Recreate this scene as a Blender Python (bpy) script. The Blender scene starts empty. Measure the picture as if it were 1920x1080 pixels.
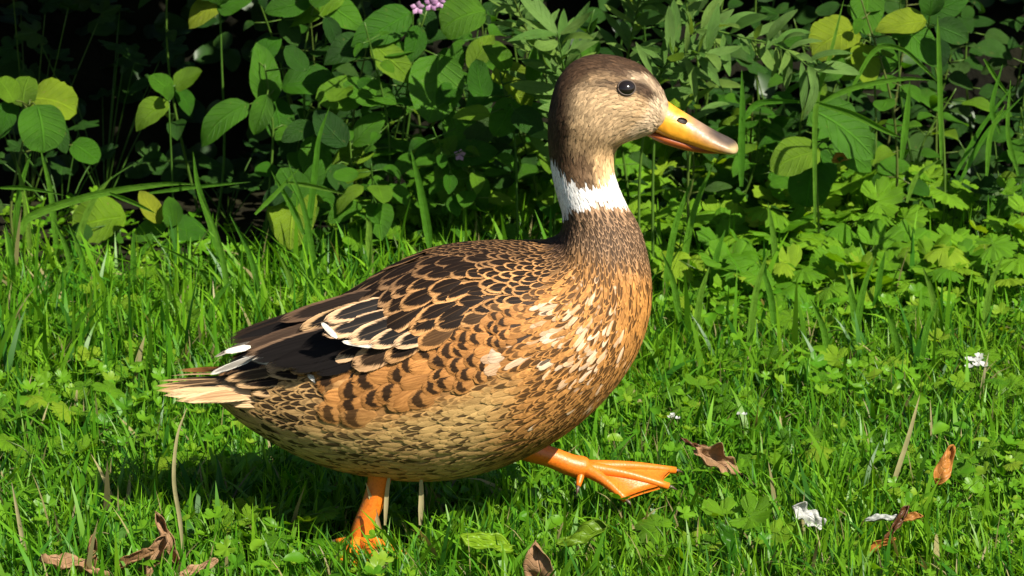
import bpy, math, random
import numpy as np
from mathutils import Vector, Matrix, Quaternion

R = math.radians
rng = np.random.default_rng(7)
random.seed(7)
scene = bpy.context.scene
col = scene.collection

# ------------------------------------------------------------------ camera
PITCH = R(14.0); DIST = 4.5; PXM = 1800.0
CT = np.array([0.0, 0.0, 0.275])
FWD = np.array([0.0, math.cos(PITCH), -math.sin(PITCH)])
RIGHT = np.array([1.0, 0.0, 0.0]); UP = np.cross(RIGHT, FWD)
CAM = CT - FWD * DIST
cam = bpy.data.cameras.new('camera'); cam_o = bpy.data.objects.new('camera', cam)
col.objects.link(cam_o); scene.camera = cam_o
cam_o.location = CAM; cam_o.rotation_euler = (R(90) - PITCH, 0, 0)
cam.sensor_width = 36.0; cam.lens = 36.0 * DIST / (1920 / PXM)
cam.clip_start = 0.05; cam.clip_end = 500
cam.dof.use_dof = True; cam.dof.focus_distance = DIST - 0.05; cam.dof.aperture_fstop = 22.0

# ------------------------------------------------------------------ light
SUN = Vector((0.50, -0.50, 0.72)).normalized()          # direction towards the sun
world = bpy.data.worlds.new('World'); scene.world = world; world.use_nodes = True
wn = world.node_tree.nodes; wl = world.node_tree.links
sky = wn.new('ShaderNodeTexSky'); sky.sky_type = 'NISHITA'; sky.sun_disc = False
sky.sun_elevation = math.asin(SUN.z); sky.sun_rotation = math.atan2(SUN.x, SUN.y)
wn['Background'].inputs['Strength'].default_value = 0.05
wl.new(sky.outputs[0], wn['Background'].inputs['Color'])
sun = bpy.data.lights.new('sun', 'SUN'); sun.energy = 5.0; sun.angle = R(0.5); sun.color = (1.0, 0.94, 0.82)
sun_o = bpy.data.objects.new('sun', sun); col.objects.link(sun_o)
sun_o.rotation_euler = SUN.to_track_quat('Z', 'Y').to_euler(); sun_o.location = (3, -3, 5)
scene.view_settings.view_transform = 'Standard'; scene.view_settings.look = 'None'
scene.view_settings.exposure = 0.85; scene.view_settings.gamma = 1.0
scene.render.engine = 'CYCLES'
scene.cycles.use_denoising = True
scene.cycles.max_bounces = 6; scene.cycles.transmission_bounces = 4; scene.cycles.diffuse_bounces = 3


# ------------------------------------------------------------------ pixel helpers (1920 x 1080 photo pixels)
def ray(px, py):
    return FWD * DIST + RIGHT * ((px - 960) / PXM) + UP * ((540 - py) / PXM)
def W(px, py, y):                                        # point on the plane Y = y
    d = ray(px, py); return CAM + d * ((y - CAM[1]) / d[1])
def G(px, py, z=0.0):                                    # point on the ground
    d = ray(px, py); return CAM + d * ((z - CAM[2]) / d[2])
def proj(P):                                             # world -> photo pixel
    P = np.asarray(P) - CAM
    t = DIST / (P @ FWD)
    return 960 + (P @ RIGHT) * t * PXM, 540 - (P @ UP) * t * PXM


# ------------------------------------------------------------------ object helpers
def tag(o, label=None, cat=None, group=None, kind=None):
    for k, v in (('label', label), ('category', cat), ('group', group), ('kind', kind)):
        if v: o[k] = v
    return o
def empty(name, loc):
    o = bpy.data.objects.new(name, None); o.location = tuple(loc); o.empty_display_size = 0.02
    col.objects.link(o); return o
def mesh(name, v, f, mat=None, smooth=True, uv=None, attrs=None):
    me = bpy.data.meshes.new(name)
    v = np.asarray(v, dtype=np.float32)
    if isinstance(f, np.ndarray):
        n, k = f.shape
        me.vertices.add(len(v)); me.vertices.foreach_set('co', v.ravel())
        me.loops.add(n * k); me.loops.foreach_set('vertex_index', f.astype(np.int32).ravel())
        me.polygons.add(n); me.polygons.foreach_set('loop_start', np.arange(0, n * k, k, dtype=np.int32))
        me.update(calc_edges=True)
    else:
        me.from_pydata([tuple(p) for p in v], [], f); me.update()
    if smooth: me.polygons.foreach_set('use_smooth', np.ones(len(me.polygons), dtype=bool))
    if uv is not None:
        l = me.uv_layers.new(name='UVMap')
        vi = np.empty(len(me.loops), dtype=np.int32); me.loops.foreach_get('vertex_index', vi)
        l.data.foreach_set('uv', np.asarray(uv, dtype=np.float32)[vi].ravel())
    for k, a in (attrs or {}).items():
        a = np.asarray(a, dtype=np.float32)
        if a.ndim == 1:
            t = me.attributes.new(k, 'FLOAT', 'POINT'); t.data.foreach_set('value', a)
        elif a.shape[1] == 3:
            t = me.attributes.new(k, 'FLOAT_VECTOR', 'POINT'); t.data.foreach_set('vector', a.ravel())
    if mat: me.materials.append(mat)
    return me
def link(name, me, parent=None, M=None):
    o = bpy.data.objects.new(name, me); col.objects.link(o)
    if parent is not None: o.parent = parent
    if M is not None: o.matrix_local = M
    return o
def wloc(o):
    p = Vector((0, 0, 0))
    while o is not None: p = p + Vector(o.location); o = o.parent
    return np.array(p)
def part(name, v, f, mat, parent=None, **kw):            # world coordinates in, stored relative to the thing's base
    v = np.asarray(v, dtype=float)
    if parent is not None: v = v - wloc(parent)
    return link(name, mesh(name, v, f, mat, **kw), parent)
def grid_faces(n, m, wrap=False):
    i, j = np.meshgrid(np.arange(n - 1), np.arange(m if wrap else m - 1), indexing='ij')
    j2 = (j + 1) % m
    return np.stack([i * m + j, (i + 1) * m + j, (i + 1) * m + j2, i * m + j2], -1).reshape(-1, 4)
def catmull(P, n):
    P = np.asarray(P, float); k = len(P)
    Q = np.vstack([2 * P[0] - P[1], P, 2 * P[-1] - P[-2]])
    t = np.linspace(0, k - 1, n); i = np.minimum(t.astype(int), k - 2); u = (t - i)[:, None]
    a, b, c, d = Q[i], Q[i + 1], Q[i + 2], Q[i + 3]
    return 0.5 * (2 * b + (c - a) * u + (2 * a - 5 * b + 4 * c - d) * u ** 2 + (3 * b - a - 3 * c + d) * u ** 3)
def tube(path, rad, seg=8, n=None, squash=1.0):
    path = np.asarray(path, float); rad = np.asarray(rad, float)
    if n: 
        rad = catmull(rad[:, None], n)[:, 0]; path = catmull(path, n)
    T = np.gradient(path, axis=0); T /= np.linalg.norm(T, axis=1)[:, None] + 1e-9
    ref = np.array([0.13, 0.95, 0.2]) if abs(T[0][1]) < 0.9 else np.array([1.0, 0, 0.1])
    A = np.cross(T, ref); A /= np.linalg.norm(A, axis=1)[:, None]; B = np.cross(T, A)
    a = np.linspace(0, 2 * math.pi, seg, endpoint=False)
    v = path[:, None] + rad[:, None, None] * (np.cos(a)[None, :, None] * A[:, None] + squash * np.sin(a)[None, :, None] * B[:, None])
    k = len(path); v = v.reshape(-1, 3); f = grid_faces(k, seg, True)
    v = np.vstack([v, path[0], path[-1]])
    j = np.arange(seg)
    c0 = np.stack([np.full(seg, k * seg), j, (j + 1) % seg, (j + 1) % seg], -1)
    c1 = np.stack([np.full(seg, k * seg + 1), (k - 1) * seg + (j + 1) % seg, (k - 1) * seg + j, (k - 1) * seg + j], -1)
    fl = [tuple(q) for q in f] + [tuple(q[:3]) for q in c0] + [tuple(q[:3]) for q in c1]
    return v, fl
def join(*vf):
    V, F, o = [], [], 0
    for v, f in vf:
        V.append(np.asarray(v, float)); F += [tuple(int(x) + o for x in q) for q in f]; o += len(v)
    return np.vstack(V), F


# ------------------------------------------------------------------ node helpers
def newmat(name):
    m = bpy.data.materials.new(name); m.use_nodes = True
    nt = m.node_tree; b = nt.nodes['Principled BSDF']; return m, nt, b
def nd(nt, typ, **kw):
    n = nt.nodes.new(typ)
    for k, v in kw.items(): setattr(n, k, v)
    return n
def mth(nt, op, a, b=None, c=None, clamp=False):
    n = nt.nodes.new('ShaderNodeMath'); n.operation = op; n.use_clamp = clamp
    for i, x in enumerate((a, b, c)):
        if x is None: continue
        if isinstance(x, (int, float)): n.inputs[i].default_value = x
        else: nt.links.new(x, n.inputs[i])
    return n.outputs[0]
def sstep(nt, x, lo, hi):
    n = nt.nodes.new('ShaderNodeMapRange'); n.interpolation_type = 'SMOOTHSTEP'
    nt.links.new(x, n.inputs[0]); n.inputs[1].default_value = lo; n.inputs[2].default_value = hi
    return n.outputs[0]
def mixc(nt, f, a, b, mode='MIX'):
    n = nt.nodes.new('ShaderNodeMix'); n.data_type = 'RGBA'; n.blend_type = mode
    for i, x in ((0, f), (6, a), (7, b)):
        if isinstance(x, (int, float)): n.inputs[i].default_value = x
        elif isinstance(x, tuple): n.inputs[i].default_value = (*x, 1)
        else: nt.links.new(x, n.inputs[i])
    return n.outputs[2]
def noise(nt, scale, vec=None, detail=3, rough=0.55):
    n = nt.nodes.new('ShaderNodeTexNoise'); n.inputs['Scale'].default_value = scale
    n.inputs['Detail'].default_value = detail; n.inputs['Roughness'].default_value = rough
    if vec is not None: nt.links.new(vec, n.inputs['Vector'])
    return n.outputs[0]
def bump(nt, b, h, strength, dist):
    n = nt.nodes.new('ShaderNodeBump'); n.inputs['Strength'].default_value = strength; n.inputs['Distance'].default_value = dist
    nt.links.new(h, n.inputs['Height']); nt.links.new(n.outputs[0], b.inputs['Normal'])

def foliage(name, c1, c2, c3, trans=0.35, rough=0.4, spec=0.24, veins=True, attr=False, vein_col=1.5, spots=0.25, radial=False):
    """leaf surface: colour varies from leaf to leaf, paler ribs, blotches; light passes through"""
    m, nt, b = newmat(name)
    if attr:
        a = nd(nt, 'ShaderNodeAttribute', attribute_name='rnd'); rnd = a.outputs['Fac']
    else:
        rnd = nd(nt, 'ShaderNodeObjectInfo').outputs['Random']
    base = mixc(nt, sstep(nt, rnd, 0.0, 0.65), c1, c2)
    base = mixc(nt, sstep(nt, rnd, 0.72, 1.0), base, c3)
    geo = nd(nt, 'ShaderNodeTexCoord')
    blot = noise(nt, 45, nd(nt, 'ShaderNodeNewGeometry').outputs['Position'], 3)
    base = mixc(nt, mth(nt, 'MULTIPLY', sstep(nt, blot, 0.35, 0.75), 0.45), base, mixc(nt, 1.0, base, (0.42, 0.5, 0.4), 'MULTIPLY'))
    sp = sstep(nt, noise(nt, 160, nd(nt, 'ShaderNodeNewGeometry').outputs['Position'], 2), 0.68, 0.74)
    base = mixc(nt, mth(nt, 'MULTIPLY', sp, spots), base, (0.22, 0.19, 0.05))
    if veins:
        uv = nd(nt, 'ShaderNodeSeparateXYZ'); nt.links.new(geo.outputs['UV'], uv.inputs[0])
        u = mth(nt, 'ABSOLUTE', mth(nt, 'SUBTRACT', uv.outputs[0], 0.5)); v = uv.outputs[1]
        mid = sstep(nt, u, 0.035, 0.008)
        if radial:
            sv = mth(nt, 'ABSOLUTE', mth(nt, 'SUBTRACT', mth(nt, 'FRACT', mth(nt, 'MULTIPLY', uv.outputs[0], 7.0)), 0.5))
            side = sstep(nt, sv, 0.12, 0.02); h = side
        else:
            ph = mth(nt, 'FRACT', mth(nt, 'MULTIPLY', mth(nt, 'SUBTRACT', v, mth(nt, 'MULTIPLY', u, 0.55)), 7.0))
            side = sstep(nt, mth(nt, 'ABSOLUTE', mth(nt, 'SUBTRACT', ph, 0.5)), 0.1, 0.02)
            h = mth(nt, 'MAXIMUM', mid, mth(nt, 'MULTIPLY', side, 0.6))
        base = mixc(nt, mth(nt, 'MULTIPLY', h, 0.7), base, mixc(nt, 1.0, base, (vein_col, vein_col, vein_col * 1.1), 'MULTIPLY'))
        hh = mth(nt, 'ADD', mth(nt, 'MULTIPLY', h, -0.6), mth(nt, 'MULTIPLY', noise(nt, 120, geo.outputs['Object'], 2), 0.5))
        bump(nt, b, hh, 0.8, 0.003)
    nt.links.new(base, b.inputs['Base Color'])
    b.inputs['Roughness'].default_value = rough; b.inputs['Specular IOR Level'].default_value = spec
    t = nd(nt, 'ShaderNodeBsdfTranslucent')
    nt.links.new(mixc(nt, 1.0, base, (1.5, 1.35, 0.5), 'MULTIPLY'), t.inputs[0])
    mx = nd(nt, 'ShaderNodeMixShader'); mx.inputs[0].default_value = trans
    nt.links.new(b.outputs[0], mx.inputs[1]); nt.links.new(t.outputs[0], mx.inputs[2])
    nt.links.new(mx.outputs[0], nt.nodes['Material Output'].inputs['Surface'])
    return m
def vcol_mat(name, trans=0.0, rough=0.5, spec=0.4, fine=None):
    m, nt, b = newmat(name)
    a = nd(nt, 'ShaderNodeAttribute', attribute_name='colr')
    c = a.outputs['Color']
    if fine:
        n = noise(nt, fine, nd(nt, 'ShaderNodeNewGeometry').outputs['Position'], 3)
        c = mixc(nt, 1.0, c, mixc(nt, n, (0.55, 0.55, 0.55), (1.4, 1.4, 1.4)), 'MULTIPLY')
        bump(nt, b, n, 0.35, 0.0015)
    nt.links.new(c, b.inputs['Base Color']); b.inputs['Roughness'].default_value = rough
    b.inputs['Specular IOR Level'].default_value = spec
    if trans:
        t = nd(nt, 'ShaderNodeBsdfTranslucent'); nt.links.new(mixc(nt, 1.0, c, (1.4, 1.3, 0.6), 'MULTIPLY'), t.inputs[0])
        mx = nd(nt, 'ShaderNodeMixShader'); mx.inputs[0].default_value = trans
        nt.links.new(b.outputs[0], mx.inputs[1]); nt.links.new(t.outputs[0], mx.inputs[2])
        nt.links.new(mx.outputs[0], nt.nodes['Material Output'].inputs['Surface'])
    return m
def earth(name, c1, c2, scale):
    m, nt, b = newmat(name)
    p = nd(nt, 'ShaderNodeNewGeometry').outputs['Position']
    n = noise(nt, scale, p, 6, 0.65); n2 = noise(nt, scale * 7, p, 3)
    nt.links.new(mixc(nt, sstep(nt, n, 0.35, 0.65), c1, c2), b.inputs['Base Color'])
    b.inputs['Roughness'].default_value = 0.95; b.inputs['Specular IOR Level'].default_value = 0.1
    bump(nt, b, mth(nt, 'ADD', n, mth(nt, 'MULTIPLY', n2, 0.4)), 0.8, 0.02)
    return m

M = {}
M['soil'] = earth('soil', (0.010, 0.009, 0.005), (0.020, 0.020, 0.008), 9)
M['bank'] = earth('bank_shade', (0.005, 0.005, 0.003), (0.010, 0.010, 0.005), 7)  # near-black colour stands in for the deep shade under the hedge
M['grass'] = vcol_mat('grass_blades', 0.38, 0.42, 0.28)
M['leaf'] = foliage('leaf_green', (0.035, 0.13, 0.006), (0.065, 0.19, 0.009), (0.14, 0.25, 0.012))
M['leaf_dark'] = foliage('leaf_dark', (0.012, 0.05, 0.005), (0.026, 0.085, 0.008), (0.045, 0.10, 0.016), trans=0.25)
M['leaf_yellow'] = foliage('leaf_yellow', (0.13, 0.25, 0.008), (0.20, 0.28, 0.012), (0.28, 0.26, 0.02), spots=0.6)
M['leaf_silver'] = foliage('leaf_silver', (0.085, 0.19, 0.03), (0.13, 0.24, 0.05), (0.17, 0.28, 0.045), trans=0.28, vein_col=1.25)
M['leaf_lobed'] = foliage('leaf_lobed', (0.085, 0.24, 0.007), (0.16, 0.34, 0.011), (0.24, 0.38, 0.018), trans=0.38, radial=True, vein_col=1.25)
M['cover'] = foliage('cover_leaves', (0.07, 0.22, 0.008), (0.13, 0.30, 0.012), (0.20, 0.33, 0.02), trans=0.36, veins=False, attr=True)
M['stem'] = foliage('stem_green', (0.05, 0.12, 0.015), (0.08, 0.15, 0.02), (0.10, 0.12, 0.03), trans=0.1, veins=False)
M['twig'] = earth('twig_bark', (0.03, 0.018, 0.01), (0.07, 0.045, 0.025), 60)
M['dead'] = foliage('dead_leaf', (0.30, 0.17, 0.085), (0.36, 0.21, 0.11), (0.27, 0.14, 0.06), trans=0.15, spots=0.5, rough=0.6)
M['dead_dark'] = foliage('dead_leaf_dark', (0.07, 0.03, 0.012), (0.1, 0.04, 0.015), (0.13, 0.05, 0.02), trans=0.1, spots=0.1)
M['dead_orange'] = foliage('dead_leaf_orange', (0.42, 0.17, 0.035), (0.46, 0.2, 0.05), (0.44, 0.18, 0.04), trans=0.2, spots=0.5)
M['petal_white'] = foliage('petal_white', (0.42, 0.44, 0.42), (0.5, 0.5, 0.48), (0.45, 0.46, 0.43), trans=0.2, spots=0.05)
M['petal_pink'] = foliage('petal_pink', (0.52, 0.25, 0.5), (0.6, 0.34, 0.58), (0.55, 0.3, 0.5), trans=0.25, spots=0.0)
M['straw'] = foliage('dry_straw', (0.36, 0.33, 0.14), (0.45, 0.38, 0.2), (0.3, 0.32, 0.1), trans=0.15, veins=False, spots=0.3)
M['blade'] = foliage('long_blade', (0.08, 0.24, 0.015), (0.12, 0.30, 0.02), (0.18, 0.33, 0.035), trans=0.38, rough=0.38, spec=0.5, vein_col=1.2, spots=0.1)

# ------------------------------------------------------------------ ground and added dark bank
def vnoise(x, y, seed=0, sc=1.0):
    """smooth value noise"""
    r = np.random.default_rng(seed); T = r.random((64, 64))
    x = np.asarray(x) * sc + 31.3; y = np.asarray(y) * sc + 17.7
    i = np.floor(x).astype(int); j = np.floor(y).astype(int); u = x - i; v = y - j
    u = u * u * (3 - 2 * u); v = v * v * (3 - 2 * v)
    f = lambda a, b: T[a % 64, b % 64]
    return (f(i, j) * (1 - u) + f(i + 1, j) * u) * (1 - v) + (f(i, j + 1) * (1 - u) + f(i + 1, j + 1) * u) * v
def gz(x, y):                                            # gentle lawn relief
    return 0.014 * (vnoise(x, y, 1, 3.0) - 0.5) + 0.008 * (vnoise(x, y, 2, 11.0) - 0.5)

gx = np.concatenate([np.linspace(-60, -3, 8), np.linspace(-2.6, 2.6, 90), np.linspace(3, 60, 8)])
gy = np.concatenate([np.linspace(-60, -3, 8), np.linspace(-2.4, 3.4, 100), np.linspace(4, 90, 8)])
X, Y = np.meshgrid(gx, gy, indexing='ij')
Z = np.where((abs(X) < 2.8) & (Y > -2.6) & (Y < 3.6), gz(X, Y), 0) - 0.004
tag(part('ground', np.stack([X, Y, Z], -1).reshape(-1, 3), grid_faces(len(gx), len(gy)), M['soil']), kind='structure')
bx = np.linspace(-3.2, 3.2, 110); bv = np.linspace(0, 1, 26)
X, V = np.meshgrid(bx, bv, indexing='ij')
Yb = 1.72 + 1.0 * V + 0.12 * (vnoise(X, V * 2, 5, 3) - 0.5) + 0.1 * X * 0.2
Zb = -0.05 + 0.95 * V ** 0.7 + 0.10 * (vnoise(X, V * 2, 6, 5) - 0.5) * (V > 0.04)
tag(part('bank', np.stack([X, Yb, Zb], -1).reshape(-1, 3), grid_faces(110, 26), M['bank']), kind='structure')  # added dark sheet behind the herbs where only shade lies

# ------------------------------------------------------------------ grass
def grass_blades(n, xr, yr, hfun, wid, lean, seed, colfun, nseg=4, keep=None):
    r = np.random.default_rng(seed)
    x = r.uniform(*xr, n); y = r.uniform(*yr, n)
    k = np.ones(n, bool) if keep is None else keep(x, y, r)
    x, y = x[k], y[k]; n = len(x)
    h = hfun(x, y, r); w = wid * r.uniform(0.6, 1.35, n) * np.clip(h / 0.06, 0.6, 1.5)
    ph = vnoise(x, y, seed + 3, 9) * 12 + r.uniform(-2.2, 2.2, n)
    L = np.clip(r.normal(lean, 0.45, n), 0.05, 1.75)       # final bend angle from the vertical
    L0 = L * r.uniform(0.1, 0.55, n)
    dx, dy = np.cos(ph), np.sin(ph)
    tw = ph + math.pi / 2 + r.uniform(-1.0, 1.0, n)
    sx, sy = np.cos(tw), np.sin(tw)
    P = np.stack([x, y, gz(x, y) - 0.004], -1); V = []; T = []
    for s in range(nseg + 1):
        t = s / nseg
        ww = w * (1 - t ** 2.2) * 0.5 * (0.75 + 0.5 * min(1, t * 3))
        side = np.stack([sx * ww, sy * ww, 0.25 * ww * np.sin(ph * 5)], -1)
        if s < nseg: V += [P - side, P + side]; T += [t, t]
        else: V.append(P); T.append(1.0)
        a = L0 + (L * 1.25 - L0) * (t + 0.5 / nseg) ** 1.2
        st = h / nseg
        P = P + np.stack([dx * np.sin(a) * st, dy * np.sin(a) * st, np.cos(a) * st], -1)
        P[:, 2] = np.maximum(P[:, 2], 0.004 + gz(P[:, 0], P[:, 1]))
    nv = 2 * nseg + 1
    V = np.stack(V, 1).reshape(-1, 3)
    base = (np.arange(n) * nv)[:, None]
    q = np.array([[2 * s, 2 * s + 1, 2 * s + 3, 2 * s + 2] for s in range(nseg - 1)])
    tri = np.array([[2 * nseg - 2, 2 * nseg - 1, 2 * nseg]])
    fq = (base[:, None] + q[None]).reshape(-1, 4); ft = (base[:, None] + tri[None]).reshape(-1, 3)
    F = np.vstack([np.stack([fq[:, 0], fq[:, 1], fq[:, 2]], -1), np.stack([fq[:, 0], fq[:, 2], fq[:, 3]], -1), ft])
    c = colfun(x, y, r)
    t = np.array(T)[None, :, None]
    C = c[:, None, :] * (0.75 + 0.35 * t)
    return V, F, C.reshape(-1, 3)
def gcol(x, y, r):
    n = len(x)
    A = np.array([0.07, 0.225, 0.008]); B = np.array([0.155, 0.33, 0.012]); Cc = np.array([0.035, 0.14, 0.008])
    k = np.clip(vnoise(x, y, 21, 4) * 0.9 + r.normal(0, 0.28, n), 0, 1)[:, None]
    c = A * (1 - k) + B * k
    dk = (r.random(n) < 0.22)[:, None]; c = np.where(dk, Cc, c)
    st = (r.random(n) < 0.045)[:, None]; c = np.where(st, np.array([0.34, 0.30, 0.13]) * r.uniform(0.6, 1.1, (n, 1)), c)
    return c * r.uniform(0.8, 1.2, (n, 1))
FEET = [(G(690, 1020), 0.06)]
def trample(x, y):
    f = np.ones(len(x))
    for p, rad in FEET:
        d = np.hypot(x - p[0], (y - p[1]) * 0.8); f *= np.clip(0.4 + 0.6 * (d - rad * 0.35) / (rad * 1.0), 0.4, 1)
    return f
def h_lawn(x, y, r):
    n = len(x); b = 0.036 + 0.026 * vnoise(x, y, 31, 5) + 0.028 * np.clip((y - 0.5) / 0.7, 0, 1) * np.clip((0.15 - x) / 0.2, 0, 1)
    return b * r.uniform(0.55, 1.5, n) * trample(x, y)
def h_tall(x, y, r):
    n = len(x); return (0.075 + 0.06 * vnoise(x, y, 33, 4)) * r.uniform(0.6, 1.4, n)
left_mid = lambda x, y, r: r.random(len(x)) < np.where(x < 0.02, 0.8, 0.22) * np.clip(vnoise(x, y, 41, 5) * 1.9 - 0.35, 0, 1)
fade = lambda x, y, r: r.random(len(x)) < np.clip((np.where(x < -0.1, 1.12, 1.42) - y + 0.24 * (vnoise(x, x * 0, 44, 4) - .5)) / 0.22, 0, 1)
g1 = grass_blades(98000, (-1.15, 1.15), (-0.85, 1.6), h_lawn, 0.0027, 0.78, 11, gcol, keep=fade)
g2 = grass_blades(4200, (-1.0, 1.0), (0.55, 1.5), h_tall, 0.0044, 0.42, 12, gcol, nseg=6, keep=lambda x, y, r: left_mid(x, y, r) & (y < np.where(x < -.1, 1.05, 1.35)))
g3 = grass_blades(15000, (-1.15, 1.15), (-0.85, 1.1), lambda x, y, r: h_lawn(x, y, r) * 1.25, 0.0044, 1.15, 13, gcol, nseg=5)
g4 = grass_blades(26000, (-3.0, 3.0), (-2.2, 1.5), h_lawn, 0.004, 0.8, 14, gcol, nseg=3,
                  keep=lambda x, y, r: (abs(x) > 1.12) | (y < -0.82))
V, F, C, o = [], [], [], 0
for v, f, c in (g1, g2, g3, g4):
    V.append(v); F.append(f + o); C.append(c); o += len(v)
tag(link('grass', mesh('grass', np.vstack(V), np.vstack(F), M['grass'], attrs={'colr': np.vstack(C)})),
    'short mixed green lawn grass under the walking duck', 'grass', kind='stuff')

# ------------------------------------------------------------------ leaf templates (root at origin, tip at +Y, face +Z, unit length)
def blade_leaf(name, wfun, wmax, mat, arch=0.2, fold=0.25, ripple=0.02, nv=9, seed=0, serr=0.0, twist=0.0):
    r = np.random.default_rng(seed)
    us = np.array([-1, -0.55, 0, 0.55, 1.0]); vs = np.linspace(0, 1, nv)
    wv = np.array([max(wfun(v), 0.004) for v in vs]); wv = wv / wv.max() * wmax
    V, UV = [], []
    a1, a2 = r.uniform(0, 6, 2); skew = r.uniform(-0.05, 0.05)
    for v, w in zip(vs, wv):
        z0 = arch * (0.25 - (v - 0.45) ** 2) * 1.0 - 0.35 * arch * v ** 3
        for u in us:
            ww = w * (1 + serr * r.uniform(-1, 1) * (abs(u) == 1))
            z = z0 + fold * abs(u) * w + ripple * math.sin(9 * v + a1 + 2 * u) * abs(u) + twist * u * w * (v - 0.3)
            V.append((u * ww + skew * math.sin(v * 3), v, z)); UV.append((0.5 + 0.5 * u, v))
    return mesh(name, V, grid_faces(nv, 5), mat, uv=UV)
OV = lambda v: (v ** 0.6) * (1 - v) ** 0.75
OVB = lambda v: (v ** 0.42) * (1 - v) ** 0.62
RD = lambda v: math.sqrt(max(0, 1 - (2 * v - 1) ** 2)) ** 0.8
NR = lambda v: (math.sin(math.pi * min(1, v * 0.97 + 0.02)) ** 0.75)
def polar_leaf(name, mat, lobes=5, scal=2, depth=0.3, cup=0.2, seed=0, span=R(300), ivy=False):
    r = np.random.default_rng(seed); n = lobes * scal * 2 + 1
    ph = np.linspace(-span / 2, span / 2, n)
    V = [(0, 0, 0)]; UV = [(0.5, 0)]
    k = ph / span * lobes
    lob = np.abs(np.cos(math.pi * (k + (0.5 if lobes % 2 == 0 else 0.0))))
    rr = (1 - depth) + depth * lob ** (0.8 if ivy else 0.5)
    if ivy: rr = rr * (1 - 0.32 * np.abs(ph) / (span / 2))
    else: rr = rr * (1 - 0.18 * np.abs(ph) / (span / 2)) * (1 + 0.045 * np.where(np.arange(n) % 2, 1, -1))
    rr = rr * r.uniform(0.93, 1.05, n) * 0.55
    for ring in (0.5, 1.0):
        for p, q in zip(ph, rr):
            a = q * ring
            V.append((a * math.sin(p), a * math.cos(p), cup * a * a * 1.6 + 0.05 * math.cos(p * lobes * 6.283 / span * 1.0) * ring * 0.6 + r.uniform(-.012, .012)))
            UV.append((0.5 + p / span, ring))
    F = []
    for i in range(n - 1):
        F.append((0, 2 + i, 1 + i)); F.append((1 + i, 2 + i, 2 + n + i, 1 + n + i))
    return mesh(name, V, F, mat, uv=UV)
def variants(f, k): return [f(i) for i in range(k)]
T = {}
for nm, mt in (('leaf', 'leaf'), ('leaf_dark', 'leaf_dark'), ('leaf_yellow', 'leaf_yellow')):
    T[nm] = variants(lambda i: blade_leaf('leaf', (OV, OVB)[i % 2], (0.29, 0.34, 0.31, 0.36, 0.27)[i], M[mt], (0.25, -0.05, 0.4, 0.12, 0.3)[i],
                                          (0.3, 0.15, 0.45, 0.2, 0.1)[i], 0.022, nv=13, seed=i, serr=0.035, twist=(0, .6, -.5, .3, -.3)[i]), 5)
T['round'] = variants(lambda i: blade_leaf('leaf', RD, 0.43, M['leaf'], 0.3, 0.2, 0.03, nv=17, seed=20 + i, twist=.3), 2)
T['round_yellow'] = variants(lambda i: blade_leaf('leaf', RD, 0.43, M['leaf_yellow'], 0.35, 0.25, 0.05, nv=17, seed=20 + i, serr=0.05, twist=.3), 2)
T['narrow'] = variants(lambda i: blade_leaf('leaf', NR, 0.10 + 0.02 * i, M['leaf_silver'], (0.3, -0.2, 0.15)[i], 0.35, 0.01, seed=30 + i), 3)
T['lobed'] = variants(lambda i: polar_leaf('leaf', M['leaf_lobed'], (5, 7, 5, 5)[i], 4, (0.34, 0.26, 0.42, 0.3)[i], (0.45, -0.3, 0.15, -.6)[i], seed=40 + i), 4)
T['ivy'] = variants(lambda i: polar_leaf('leaf', M['leaf_dark'], 5, 2, 0.33, (0.1, -0.2)[i], seed=50 + i, span=R(290), ivy=True), 2)
T['jag'] = [blade_leaf('leaf', OVB, 0.3, M['leaf'], 0.2, 0.2, 0.05, nv=13, seed=60, serr=0.3)]

def leaf_matrix(root, tip, nrm, L, Wd=None):
    y = Vector(tip).normalized(); n = Vector(nrm); x = y.cross(n)
    if x.length < 1e-4: x = y.cross(Vector((0.3, 0.2, 1)))
    x.normalize(); z = x.cross(y)
    m = Matrix((x, y, z)).transposed().to_4x4()
    s = Matrix.Diagonal((Wd or L, L, L, 1))
    return Matrix.Translation(Vector(root)) @ m @ s
CAMV = Vector(-FWD)
def face_normal(tiltx=0.0, up=0.55):
    """leaves turn up and out to the light"""
    return (CAMV * 0.8 + Vector((0, 0, up)) + SUN * 0.35 + Vector((tiltx, 0, 0))).normalized()
def add_leaf(root, kind, pos, tip, nrm, L, name='leaf', wid=1.0):
    o = link(name, random.choice(T[kind]), root)
    o.matrix_local = Matrix.Translation(-Vector(wloc(root))) @ leaf_matrix(pos, tip, nrm, L, L * wid)
    return o
def img_dir(deg, depth=0.0):
    a = R(deg); return Vector(RIGHT * math.cos(a) + UP * math.sin(a)) + Vector((0, depth, 0))

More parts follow.
